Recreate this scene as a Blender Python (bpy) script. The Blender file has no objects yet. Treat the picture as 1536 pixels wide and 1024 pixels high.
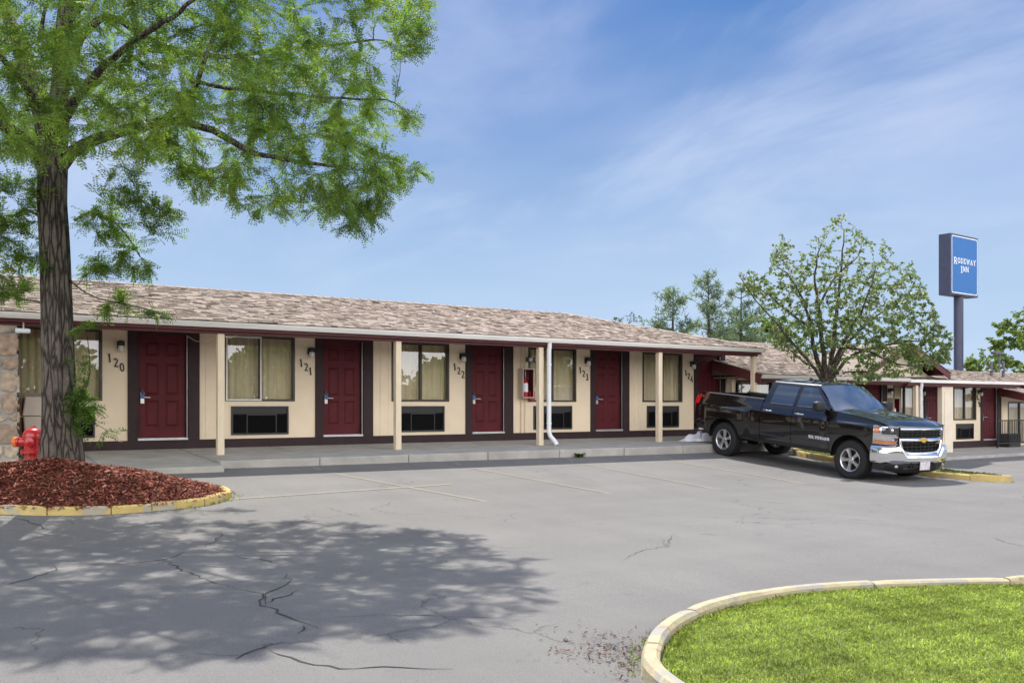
import bpy, bmesh, math, random
import numpy as np
from mathutils import Vector, Matrix
random.seed(7); RNG = np.random.default_rng(7)
R = math.radians
S = bpy.context.scene
COL = S.collection

# ------------------------------------------------------------------ layout: pixel of the 1536x1024 photo -> point of the place
F = 1400.; CX, HY = 768., 607.; CAMY = -18.82; CAMZ = .855
cs, sn = math.cos(R(33.8)), math.sin(R(33.8))
def ray(px):
    X = (px-CX)/F
    return X*cs+sn, -X*sn+cs
def atd(px, py, d):
    r = ray(px); return Vector((r[0]*d, CAMY+r[1]*d, CAMZ-(py-HY)/F*d))
def fu(px, Y=0):
    r = ray(px); return r[0]*(Y-CAMY)/r[1]

# ------------------------------------------------------------------ materials
def nodes_of(m):
    m.use_nodes = True; nt = m.node_tree
    return nt, nt.nodes, nt.links
def pmat(name, col, rough=.6, var=0., scale=4., col2=None, bump=0., bscale=60., metal=0., coat=0., spec=.5, coord='Object', stretch=None, bdist=.01, detail=6.):
    m = bpy.data.materials.new(name); nt, N, L = nodes_of(m); b = N['Principled BSDF']
    b.inputs['Base Color'].default_value = (*col, 1); b.inputs['Roughness'].default_value = rough
    b.inputs['Metallic'].default_value = metal; b.inputs['Coat Weight'].default_value = coat
    b.inputs['Coat Roughness'].default_value = .03; b.inputs['Specular IOR Level'].default_value = spec
    tc = N.new('ShaderNodeTexCoord'); vec = tc.outputs[coord]
    if stretch:
        mp = N.new('ShaderNodeMapping'); mp.inputs['Scale'].default_value = stretch; L.new(vec, mp.inputs[0]); vec = mp.outputs[0]
    if var or col2:
        n = N.new('ShaderNodeTexNoise'); n.inputs['Scale'].default_value = scale; n.inputs['Detail'].default_value = detail
        n.inputs['Roughness'].default_value = .6; L.new(vec, n.inputs['Vector'])
        r = N.new('ShaderNodeValToRGB'); r.color_ramp.elements[0].position = .32; r.color_ramp.elements[1].position = .68
        a = tuple(c*(1-var) for c in col); c2 = col2 or tuple(min(1, c*(1+var)) for c in col)
        r.color_ramp.elements[0].color = (*a, 1); r.color_ramp.elements[1].color = (*c2, 1)
        L.new(n.outputs['Fac'], r.inputs[0]); L.new(r.outputs[0], b.inputs['Base Color'])
    if bump:
        n = N.new('ShaderNodeTexNoise'); n.inputs['Scale'].default_value = bscale; n.inputs['Detail'].default_value = 4
        L.new(vec, n.inputs['Vector'])
        bp = N.new('ShaderNodeBump'); bp.inputs['Strength'].default_value = bump; bp.inputs['Distance'].default_value = bdist
        L.new(n.outputs['Fac'], bp.inputs['Height']); L.new(bp.outputs[0], b.inputs['Normal'])
    return m
def attr_mat(name, rough=.8, transl=0., spec=.3, tcol=None, bump=0.):
    """colour of every face from its own 'tint' attribute (leaves, shingles, chips)"""
    m = bpy.data.materials.new(name); nt, N, L = nodes_of(m); b = N['Principled BSDF']
    a = N.new('ShaderNodeAttribute'); a.attribute_name = 'tint'
    L.new(a.outputs['Color'], b.inputs['Base Color']); b.inputs['Roughness'].default_value = rough
    b.inputs['Specular IOR Level'].default_value = spec
    if bump:
        tc = N.new('ShaderNodeTexCoord'); n = N.new('ShaderNodeTexNoise'); n.inputs['Scale'].default_value = 90
        L.new(tc.outputs['Object'], n.inputs['Vector']); bp = N.new('ShaderNodeBump'); bp.inputs['Strength'].default_value = bump
        bp.inputs['Distance'].default_value = .01; L.new(n.outputs['Fac'], bp.inputs['Height']); L.new(bp.outputs[0], b.inputs['Normal'])
    if transl:
        t = N.new('ShaderNodeBsdfTranslucent'); mx = N.new('ShaderNodeMixShader'); mx.inputs[0].default_value = transl
        mul = N.new('ShaderNodeMix'); mul.data_type = 'RGBA'; mul.blend_type = 'MULTIPLY'; mul.inputs['Factor'].default_value = 1
        mul.inputs['B'].default_value = (*(tcol or (1.6, 1.5, .6)), 1)
        L.new(a.outputs['Color'], mul.inputs['A']); L.new(mul.outputs['Result'], t.inputs['Color'])
        L.new(b.outputs[0], mx.inputs[1]); L.new(t.outputs[0], mx.inputs[2]); L.new(mx.outputs[0], N['Material Output'].inputs[0])
    return m
def glass_mat(name, tint=(.8, .85, .82), refl=.22, rough=.0):
    m = bpy.data.materials.new(name); nt, N, L = nodes_of(m); N.remove(N['Principled BSDF'])
    t = N.new('ShaderNodeBsdfTransparent'); t.inputs[0].default_value = (*tint, 1)
    g = N.new('ShaderNodeBsdfGlossy'); g.inputs['Roughness'].default_value = rough; g.inputs[0].default_value = (.95, .97, 1, 1)
    f = N.new('ShaderNodeFresnel'); f.inputs[0].default_value = 1.5
    ad = N.new('ShaderNodeMath'); ad.operation = 'ADD'; ad.use_clamp = True; ad.inputs[1].default_value = refl
    mx = N.new('ShaderNodeMixShader'); L.new(f.outputs[0], ad.inputs[0]); L.new(ad.outputs[0], mx.inputs[0])
    L.new(t.outputs[0], mx.inputs[1]); L.new(g.outputs[0], mx.inputs[2]); L.new(mx.outputs[0], N['Material Output'].inputs[0])
    return m

M = {}
M['stucco'] = pmat('beige_siding', (.80, .665, .495), .85, .08, .9, bump=.25, bscale=130, bdist=.006)
M['trim'] = pmat('dark_brown_trim', (.034, .018, .020), .65, .18, 5, bump=.1, spec=.3)
M['maroon'] = pmat('maroon_paint', (.088, .0075, .0125), .62, .16, 4, bump=.05, bscale=90, spec=.3)
M['fascia'] = pmat('maroon_fascia', (.105, .022, .025), .6, .18, 4)
M['white_paint'] = pmat('white_gutter', (.78, .75, .72), .45, .10, 2.5, stretch=(.5, 1, 6))
M['downspout'] = pmat('white_downspout', (.74, .74, .76), .4, .05, 5)
M['soffit'] = pmat('soffit_paint', (.30, .22, .17), .7, .1, 3)
M['post'] = pmat('beige_post', (.74, .62, .46), .7, .06, 3, bump=.1, stretch=(6, 6, 1))
M['pier'] = pmat('beige_panel', (.76, .66, .53), .8, .06, 3, bump=.15)
M['alu'] = pmat('bronze_frame', (.035, .03, .028), .4, .1, 10)
M['alu_white'] = pmat('white_frame', (.68, .68, .66), .4, .05, 10)
M['glass'] = glass_mat('window_glass', (.90, .92, .88), .10)
M['curtain'] = pmat('beige_curtain', (.82, .70, .53), .9, .08, 5, stretch=(3, 3, .4))
M['acblack'] = pmat('black_grille', (.012, .012, .014), .5, .2, 12)
M['acframe'] = pmat('dark_grey_sleeve', (.03, .03, .032), .5, .2, 12)
M['black'] = pmat('black_enamel', (.010, .009, .009), .45)
M['steel'] = pmat('brushed_metal', (.62, .62, .64), .3, metal=1.)
M['silver'] = pmat('threshold_metal', (.60, .60, .60), .4, .1, 8, metal=.6)
M['blue'] = pmat('blue_card', (.03, .12, .42), .4, .05, 8)
M['jar'] = pmat('lamp_jar', (.62, .60, .55), .15, .06, 20, spec=.7)
M['red'] = pmat('red_enamel', (.42, .010, .014), .35, .18, 7, coat=.4)
M['orange'] = pmat('orange_paint', (.72, .16, .03), .5, .15, 12)
M['concrete'] = pmat('walk_concrete', (.39, .37, .34), .9, .17, 2.2, bump=.3, bscale=70, bdist=.006)
M['yellow'] = pmat('yellow_kerb_paint', (.52, .37, .10), .8, .10, 7, col2=(.36, .32, .22), bump=.4, bscale=40, bdist=.01)
def worn(name, paint, bare, stain, thr):
    m = pmat(name, paint, .85, .10, 6, bump=.5, bscale=38, bdist=.012); nt, N, L = nodes_of(m); b = N['Principled BSDF']; src = b.inputs['Base Color'].links[0].from_socket; tc = N.new('ShaderNodeTexCoord')
    def layer(src, sc, p0, p1, col, off):
        mp = N.new('ShaderNodeMapping'); mp.inputs['Location'].default_value = (off, off, off); L.new(tc.outputs['Object'], mp.inputs[0])
        n = N.new('ShaderNodeTexNoise'); n.inputs['Scale'].default_value = sc; n.inputs['Detail'].default_value = 9; n.inputs['Roughness'].default_value = .68; L.new(mp.outputs[0], n.inputs['Vector'])
        mr = N.new('ShaderNodeMapRange'); mr.inputs['From Min'].default_value = p0; mr.inputs['From Max'].default_value = p1; L.new(n.outputs['Fac'], mr.inputs['Value'])
        x = N.new('ShaderNodeMix'); x.data_type = 'RGBA'; x.inputs['B'].default_value = (*col, 1); L.new(mr.outputs[0], x.inputs['Factor']); L.new(src, x.inputs['A']); return x.outputs['Result']
    src = layer(src, 3.2, thr, thr+.05, bare, 0); src = layer(src, 5.5, .60, .68, stain, 7.3); src = layer(src, 26, .62, .70, tuple(.45*v for v in bare), 3.1)
    L.new(src, b.inputs['Base Color']); return m
M['palekerb'] = worn('faded_kerb', (.46, .395, .25), (.36, .335, .29), (.36, .20, .09), .50)
M['yellow'] = worn('yellow_kerb_paint', (.50, .375, .135), (.36, .325, .25), (.33, .22, .10), .54)
M['line'] = pmat('faded_line_paint', (.31, .27, .19), .85, .10, 5, col2=(.20, .19, .175))
M['crack'] = pmat('crack_dark', (.045, .045, .046), .95, .2, 20)
M['soil'] = pmat('mulch_soil', (.10, .035, .022), .95, .3, 14, bump=.6, bscale=50, bdist=.03)
M['turf'] = pmat('turf_soil', (.13, .17, .035), .95, .3, 9, bump=.6, bscale=60, bdist=.02)
M['roofdeck'] = pmat('roof_underlay', (.10, .075, .06), .9, .2, 5)
M['shingle'] = attr_mat('roof_shingles', .92, spec=.15, bump=.5)
M['leaf'] = attr_mat('locust_leaves', .5, .58, .35, (1.55, 1.75, .75))
M['pear'] = attr_mat('pear_leaves', .40, .58, .5, (1.6, 1.55, .8))
M['far'] = attr_mat('far_leaves', .7, .5, .2, (1.5, 1.5, .8))
M['needle'] = attr_mat('pine_needles', .7, .55, .2, (1.5, 1.5, 1.1))
M['blade'] = attr_mat('grass_blades', .75, .5, .12, (1.5, 1.5, .9))
M['chip'] = attr_mat('bark_chips', .85, 0, .2)
M['litter'] = attr_mat('dry_leaves', .85, .2, .2, (1, 1, 1))
def bark_mat(name, c1, c2, sc=9):
    """plates between dark fissures that run up the stem"""
    m = bpy.data.materials.new(name); nt, N, L = nodes_of(m); b = N['Principled BSDF']; tc = N.new('ShaderNodeTexCoord')
    mp = N.new('ShaderNodeMapping'); mp.inputs['Scale'].default_value = (1, 1, .17); L.new(tc.outputs['Object'], mp.inputs[0])
    nz = N.new('ShaderNodeTexNoise'); nz.inputs['Scale'].default_value = sc*.8; nz.inputs['Detail'].default_value = 6; L.new(mp.outputs[0], nz.inputs['Vector'])
    ad = N.new('ShaderNodeVectorMath'); ad.operation = 'MULTIPLY_ADD'; ad.inputs[1].default_value = (.09, .09, .09); L.new(nz.outputs['Color'], ad.inputs[0]); L.new(mp.outputs[0], ad.inputs[2])
    vo = N.new('ShaderNodeTexVoronoi'); vo.feature = 'DISTANCE_TO_EDGE'; vo.inputs['Scale'].default_value = sc*1.5; L.new(ad.outputs[0], vo.inputs['Vector'])
    r = N.new('ShaderNodeValToRGB'); e = r.color_ramp.elements; e[0].position, e[0].color = 0., (.16, .15, .14, 1); e[1].position, e[1].color = .16, (1, 1, 1, 1); L.new(vo.outputs['Distance'], r.inputs[0])
    n2 = N.new('ShaderNodeTexNoise'); n2.inputs['Scale'].default_value = sc*1.3; n2.inputs['Detail'].default_value = 8; n2.inputs['Roughness'].default_value = .7; L.new(tc.outputs['Object'], n2.inputs['Vector'])
    r2 = N.new('ShaderNodeValToRGB'); r2.color_ramp.elements[0].position = .3; r2.color_ramp.elements[0].color = (*c1, 1); r2.color_ramp.elements[1].position = .7; r2.color_ramp.elements[1].color = (*c2, 1); L.new(n2.outputs['Fac'], r2.inputs[0])
    x = N.new('ShaderNodeMix'); x.data_type = 'RGBA'; x.blend_type = 'MULTIPLY'; x.inputs['Factor'].default_value = 1; L.new(r2.outputs[0], x.inputs['A']); L.new(r.outputs[0], x.inputs['B']); L.new(x.outputs['Result'], b.inputs['Base Color'])
    hh = N.new('ShaderNodeMath'); hh.operation = 'MULTIPLY_ADD'; hh.inputs[1].default_value = .35; L.new(n2.outputs['Fac'], hh.inputs[0]); L.new(r.outputs[0], hh.inputs[2])
    bp = N.new('ShaderNodeBump'); bp.inputs['Strength'].default_value = .9; bp.inputs['Distance'].default_value = .03; L.new(hh.outputs[0], bp.inputs['Height']); L.new(bp.outputs[0], b.inputs['Normal']); b.inputs['Roughness'].default_value = .92
    return m
M['bark'] = bark_mat('ridged_bark', (.075, .060, .048), (.155, .130, .108), 9)
M['bark2'] = bark_mat('grey_bark', (.075, .058, .045), (.14, .115, .095), 14)
def asphalt():
    m = bpy.data.materials.new('asphalt'); nt, N, L = nodes_of(m); b = N['Principled BSDF']
    tc = N.new('ShaderNodeTexCoord'); v = tc.outputs['Object']
    def noise(sc, det, rough=.6, stretch=None):
        n = N.new('ShaderNodeTexNoise'); n.inputs['Scale'].default_value = sc; n.inputs['Detail'].default_value = det; n.inputs['Roughness'].default_value = rough
        if stretch:
            mp = N.new('ShaderNodeMapping'); mp.inputs['Scale'].default_value = stretch; mp.inputs['Rotation'].default_value = (0, 0, .12); L.new(v, mp.inputs[0]); L.new(mp.outputs[0], n.inputs['Vector'])
        else: L.new(v, n.inputs['Vector'])
        return n.outputs['Fac']
    def ramp(f, p0, c0, p1, c1):
        r = N.new('ShaderNodeValToRGB'); e = r.color_ramp.elements
        e[0].position, e[0].color, e[1].position, e[1].color = p0, (*c0, 1), p1, (*c1, 1); L.new(f, r.inputs[0]); return r.outputs[0]
    def mul(a, c, fac=1.):
        x = N.new('ShaderNodeMix'); x.data_type = 'RGBA'; x.blend_type = 'MULTIPLY'; x.inputs['Factor'].default_value = fac
        L.new(a, x.inputs['A']); L.new(c, x.inputs['B']); return x.outputs['Result']
    c = ramp(noise(.22, 5), .3, (.185, .177, .170), .7, (.215, .207, .198))
    c = mul(c, ramp(noise(1.1, 6, .65, (1, .35, 1)), .3, (.90, .90, .91), .7, (1.06, 1.06, 1.05)))
    c = mul(c, ramp(noise(95, 3, .8), .25, (.60, .60, .61), .75, (1.30, 1.30, 1.29)))
    c = mul(c, ramp(noise(300, 2, .8), .3, (.75, .75, .75), .7, (1.2, 1.2, 1.2)))
    c = mul(c, ramp(noise(2.6, 4, .5), .66, (1, 1, 1), .74, (.86, .86, .87)))
    c = mul(c, ramp(noise(.5, 3, .5, (.25, 3, 1)), .35, (1.03, 1.03, 1.03), .65, (.95, .95, .955)))
    c = mul(c, ramp(noise(34, 2, .5), .70, (1, 1, 1), .74, (.72, .72, .72)))
    vo = N.new('ShaderNodeTexVoronoi'); vo.feature = 'DISTANCE_TO_EDGE'; vo.inputs['Scale'].default_value = .42
    dist = N.new('ShaderNodeVectorMath'); dist.operation = 'ADD'
    nz = N.new('ShaderNodeTexNoise'); nz.inputs['Scale'].default_value = 1.6; nz.inputs['Detail'].default_value = 6; L.new(v, nz.inputs['Vector'])
    sc = N.new('ShaderNodeVectorMath'); sc.operation = 'SCALE'; sc.inputs['Scale'].default_value = .9
    L.new(nz.outputs['Color'], sc.inputs[0]); L.new(v, dist.inputs[0]); L.new(sc.outputs[0], dist.inputs[1]); L.new(dist.outputs[0], vo.inputs['Vector'])
    hair = ramp(vo.outputs['Distance'], .0, (.55, .55, .55), .006, (1, 1, 1))
    # hairline cracks only here and there
    msk = N.new('ShaderNodeMath'); msk.operation = 'GREATER_THAN'; msk.inputs[1].default_value = .56; L.new(noise(.35, 3), msk.inputs[0])
    x = N.new('ShaderNodeMix'); x.data_type = 'RGBA'; x.blend_type = 'MULTIPLY'; L.new(msk.outputs[0], x.inputs['Factor']); L.new(c, x.inputs['A']); L.new(hair, x.inputs['B'])
    L.new(x.outputs['Result'], b.inputs['Base Color']); b.inputs['Roughness'].default_value = .88; b.inputs['Specular IOR Level'].default_value = .3
    bp = N.new('ShaderNodeBump'); bp.inputs['Strength'].default_value = .35; bp.inputs['Distance'].default_value = .008
    L.new(noise(140, 3, .7), bp.inputs['Height']); L.new(bp.outputs[0], b.inputs['Normal'])
    return m
M['asphalt'] = asphalt()
def stone_mat():
    m = bpy.data.materials.new('rubble_stone'); nt, N, L = nodes_of(m); b = N['Principled BSDF']
    a = N.new('ShaderNodeAttribute'); a.attribute_name = 'tint'; tc = N.new('ShaderNodeTexCoord')
    n = N.new('ShaderNodeTexNoise'); n.inputs['Scale'].default_value = 9; n.inputs['Detail'].default_value = 8; L.new(tc.outputs['Object'], n.inputs['Vector'])
    r = N.new('ShaderNodeValToRGB'); r.color_ramp.elements[0].position = .3; r.color_ramp.elements[0].color = (.55, .5, .46, 1); r.color_ramp.elements[1].position = .7; r.color_ramp.elements[1].color = (1.2, 1.15, 1.1, 1)
    x = N.new('ShaderNodeMix'); x.data_type = 'RGBA'; x.blend_type = 'MULTIPLY'; x.inputs['Factor'].default_value = 1
    L.new(n.outputs['Fac'], r.inputs[0]); L.new(a.outputs['Color'], x.inputs['A']); L.new(r.outputs[0], x.inputs['B']); L.new(x.outputs['Result'], b.inputs['Base Color'])
    b.inputs['Roughness'].default_value = .9
    bp = N.new('ShaderNodeBump'); bp.inputs['Strength'].default_value = .7; bp.inputs['Distance'].default_value = .02; L.new(n.outputs['Fac'], bp.inputs['Height']); L.new(bp.outputs[0], b.inputs['Normal'])
    return m
M['stone'] = stone_mat()
M['paint'] = pmat('black_car_paint', (.0045, .0036, .004), .2, coat=1., spec=.35); M['paint'].node_tree.nodes['Principled BSDF'].inputs['Coat IOR'].default_value = 1.62
M['chrome'] = pmat('chrome', (.86, .87, .89), .07, metal=1.)
M['plastic'] = pmat('black_plastic', (.014, .014, .015), .6, .15, 30)
M['rubber'] = pmat('tyre_rubber', (.016, .016, .017), .85, .2, 30, bump=.3, bscale=80)
M['alloy'] = pmat('alloy_silver', (.62, .62, .63), .28, metal=.85)
M['darkgap'] = pmat('dark_gap', (.006, .006, .006), .9)
M['carglass'] = glass_mat('tinted_car_glass', (.22, .27, .30), .17)
M['windshield'] = glass_mat('windshield_glass', (.70, .78, .76), .36)
M['interior'] = pmat('dark_interior', (.035, .034, .034), .8, .1, 10)
M['lens'] = glass_mat('lamp_lens', (.95, .96, .97), .08)
M['amber'] = pmat('amber_lens', (.85, .26, .02), .2, coat=.6)
M['tail'] = pmat('red_lens', (.62, .012, .014), .2, .1, 30, coat=.7)
M['gold'] = pmat('gold_emblem', (.80, .50, .12), .3, metal=.5)
M['plate'] = pmat('plate_pale', (.62, .55, .58), .5, .25, 14, col2=(.78, .76, .78))
M['signblue'] = pmat('sign_blue', (.004, .125, .40), .35, .05, 3)
M['signwhite'] = pmat('sign_white', (.82, .85, .90), .4, .03, 3)
M['signdark'] = pmat('sign_cabinet', (.055, .060, .105), .5, .12, 3)
M['towel'] = pmat('white_towel', (.80, .80, .88), .95, .05, 9, bump=.4, bscale=60)
M['bin_beige'] = pmat('beige_bin', (.52, .43, .37), .6, .07, 5)
M['bin_brown'] = pmat('brown_bin', (.15, .07, .045), .6, .1, 5)
M['room'] = pmat('dark_room', (.06, .05, .045), .9, .1, 3)
M['galv'] = pmat('vent_metal', (.10, .10, .11), .5, .15, 10)

# ------------------------------------------------------------------ mesh builder
class MB:
    def __init__(s): s.v = []; s.f = []; s.mi = []; s.tint = []; s.cur = 0; s.tc = (1, 1, 1)
    def add(s, vs, fs):
        o = len(s.v); s.v += [tuple(p) for p in vs]
        for f in fs: s.f.append(tuple(i+o for i in f)); s.mi.append(s.cur); s.tint.append(s.tc)
        return s
    def box(s, x0, x1, y0, y1, z0, z1):
        return s.add([(x0,y0,z0),(x1,y0,z0),(x1,y1,z0),(x0,y1,z0),(x0,y0,z1),(x1,y0,z1),(x1,y1,z1),(x0,y1,z1)],
                     [(0,3,2,1),(4,5,6,7),(0,1,5,4),(1,2,6,5),(2,3,7,6),(3,0,4,7)])
    def quad(s, a, b, c, d): return s.add([a, b, c, d], [(0, 1, 2, 3)])
    def prism(s, pts, axis, a, b):
        """polygon pts (2-D) extruded along axis 0/1/2 between a and b"""
        def mk(p, t):
            l = list(p); l.insert(axis, t); return tuple(l)
        n = len(pts); vs = [mk(p, a) for p in pts]+[mk(p, b) for p in pts]
        return s.add(vs, [tuple(range(n))[::-1], tuple(range(n, 2*n))]+[(i, (i+1) % n, n+(i+1) % n, n+i) for i in range(n)])
    def tube(s, path, rad, n=8, cap=True, wob=None):
        path = [Vector(p) for p in path]; k = len(path)
        if not hasattr(rad, '__len__'): rad = [rad]*k
        vs = []; up = None
        for i, p in enumerate(path):
            t = (path[min(i+1, k-1)]-path[max(i-1, 0)])
            t = t.normalized() if t.length > 1e-9 else Vector((0, 0, 1))
            if up is None: up = Vector((0, 0, 1)).cross(t) if abs(t.z) < .9 else Vector((1, 0, 0))
            a = (up-t*up.dot(t)); a = a.normalized() if a.length > 1e-6 else t.orthogonal().normalized(); up = a; b = t.cross(a)
            for j in range(n):
                th = 2*math.pi*j/n; r = rad[i]*(wob(i, th) if wob else 1)
                vs.append(p+a*(r*math.cos(th))+b*(r*math.sin(th)))
        fs = [(i*n+j, i*n+(j+1) % n, (i+1)*n+(j+1) % n, (i+1)*n+j) for i in range(k-1) for j in range(n)]
        if cap: fs += [tuple(range(n))[::-1], tuple(range((k-1)*n, k*n))]
        return s.add(vs, fs)
    def lathe(s, prof, n=24, axis=2, c=(0, 0, 0), cap=True):
        """prof: (r, h); axis the lathe axis"""
        vs = []
        for r, h in prof:
            for j in range(n):
                t = 2*math.pi*j/n; p = [r*math.cos(t), r*math.sin(t)]; p.insert(axis, h)
                vs.append((p[0]+c[0], p[1]+c[1], p[2]+c[2]))
        k = len(prof)
        fs = [(i*n+j, i*n+(j+1) % n, (i+1)*n+(j+1) % n, (i+1)*n+j) for i in range(k-1) for j in range(n)]
        if cap and prof[0][0] > 1e-6: fs.append(tuple(range(n))[::-1])
        if cap and prof[-1][0] > 1e-6: fs.append(tuple(range((k-1)*n, k*n)))
        return s.add(vs, fs)
    def grid(s, nu, nv, fn, flip=False):
        vs = [fn(i/nu, j/nv) for i in range(nu+1) for j in range(nv+1)]; w = nv+1
        fs = [(i*w+j, (i+1)*w+j, (i+1)*w+j+1, i*w+j+1) for i in range(nu) for j in range(nv)]
        if flip: fs = [f[::-1] for f in fs]
        return s.add(vs, fs)
    def build(s, name, mat, parent=None, org=(0, 0, 0), smooth=None, bevel=0, tint=False, recalc=True):
        me = bpy.data.meshes.new(name)
        vs = [(a-org[0], b-org[1], c-org[2]) for a, b, c in s.v]
        me.from_pydata(vs, [], s.f)
        for m in (mat if isinstance(mat, list) else [mat]): me.materials.append(m)
        me.polygons.foreach_set('material_index', s.mi)
        if tint:
            at = me.attributes.new('tint', 'FLOAT_COLOR', 'FACE')
            at.data.foreach_set('color', np.hstack([np.array(s.tint, dtype=np.float32), np.ones((len(s.tint), 1), np.float32)]).ravel())
        me.update()
        if recalc:
            bm = bmesh.new(); bm.from_mesh(me); bmesh.ops.recalc_face_normals(bm, faces=bm.faces); bm.to_mesh(me); bm.free()
        if smooth is not None:
            me.polygons.foreach_set('use_smooth', [True]*len(me.polygons)); me.set_sharp_from_angle(angle=R(smooth))
        o = bpy.data.objects.new(name, me); COL.objects.link(o)
        if parent: o.parent = parent
        if bevel:
            md = o.modifiers.new('edge', 'BEVEL'); md.width = bevel; md.segments = 2; md.limit_method = 'ANGLE'
        return o
def np_mesh(name, verts, faces, mat, parent=None, tint=None, smooth=False):
    """verts (n,3), faces (m,k) arrays -> one mesh object"""
    verts = np.asarray(verts, np.float32); faces = np.asarray(faces, np.int32); k = faces.shape[1]
    me = bpy.data.meshes.new(name); me.vertices.add(len(verts)); me.vertices.foreach_set('co', verts.ravel())
    me.loops.add(faces.size); me.loops.foreach_set('vertex_index', faces.ravel())
    me.polygons.add(len(faces)); me.polygons.foreach_set('loop_start', np.arange(0, faces.size, k, dtype=np.int32))
    me.polygons.foreach_set('loop_total', np.full(len(faces), k, np.int32))
    me.materials.append(mat)
    if tint is not None:
        at = me.attributes.new('tint', 'FLOAT_COLOR', 'FACE')
        at.data.foreach_set('color', np.hstack([tint, np.ones((len(tint), 1))]).astype(np.float32).ravel())
    if smooth: me.polygons.foreach_set('use_smooth', [True]*len(me.polygons))
    me.update(); me.validate()
    o = bpy.data.objects.new(name, me); COL.objects.link(o)
    if parent: o.parent = parent
    return o
def tag(o, label=None, cat=None, group=None, kind=None):
    if label: o['label'] = label
    if cat: o['category'] = cat
    if group: o['group'] = group
    if kind: o['kind'] = kind
    return o
def empty(name, loc, rot=(0, 0, 0)):
    o = bpy.data.objects.new(name, None); o.location = loc; o.rotation_euler = rot; o.empty_display_size = .1; COL.objects.link(o); return o
def copy_tree(o, parent=None):
    c = o.copy(); COL.objects.link(c)
    if parent: c.parent = parent
    for ch in list(o.children): copy_tree(ch, c)
    return c
def smoothstep(a, b, x):
    t = np.clip((x-a)/(b-a), 0, 1); return t*t*(3-2*t)

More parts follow.
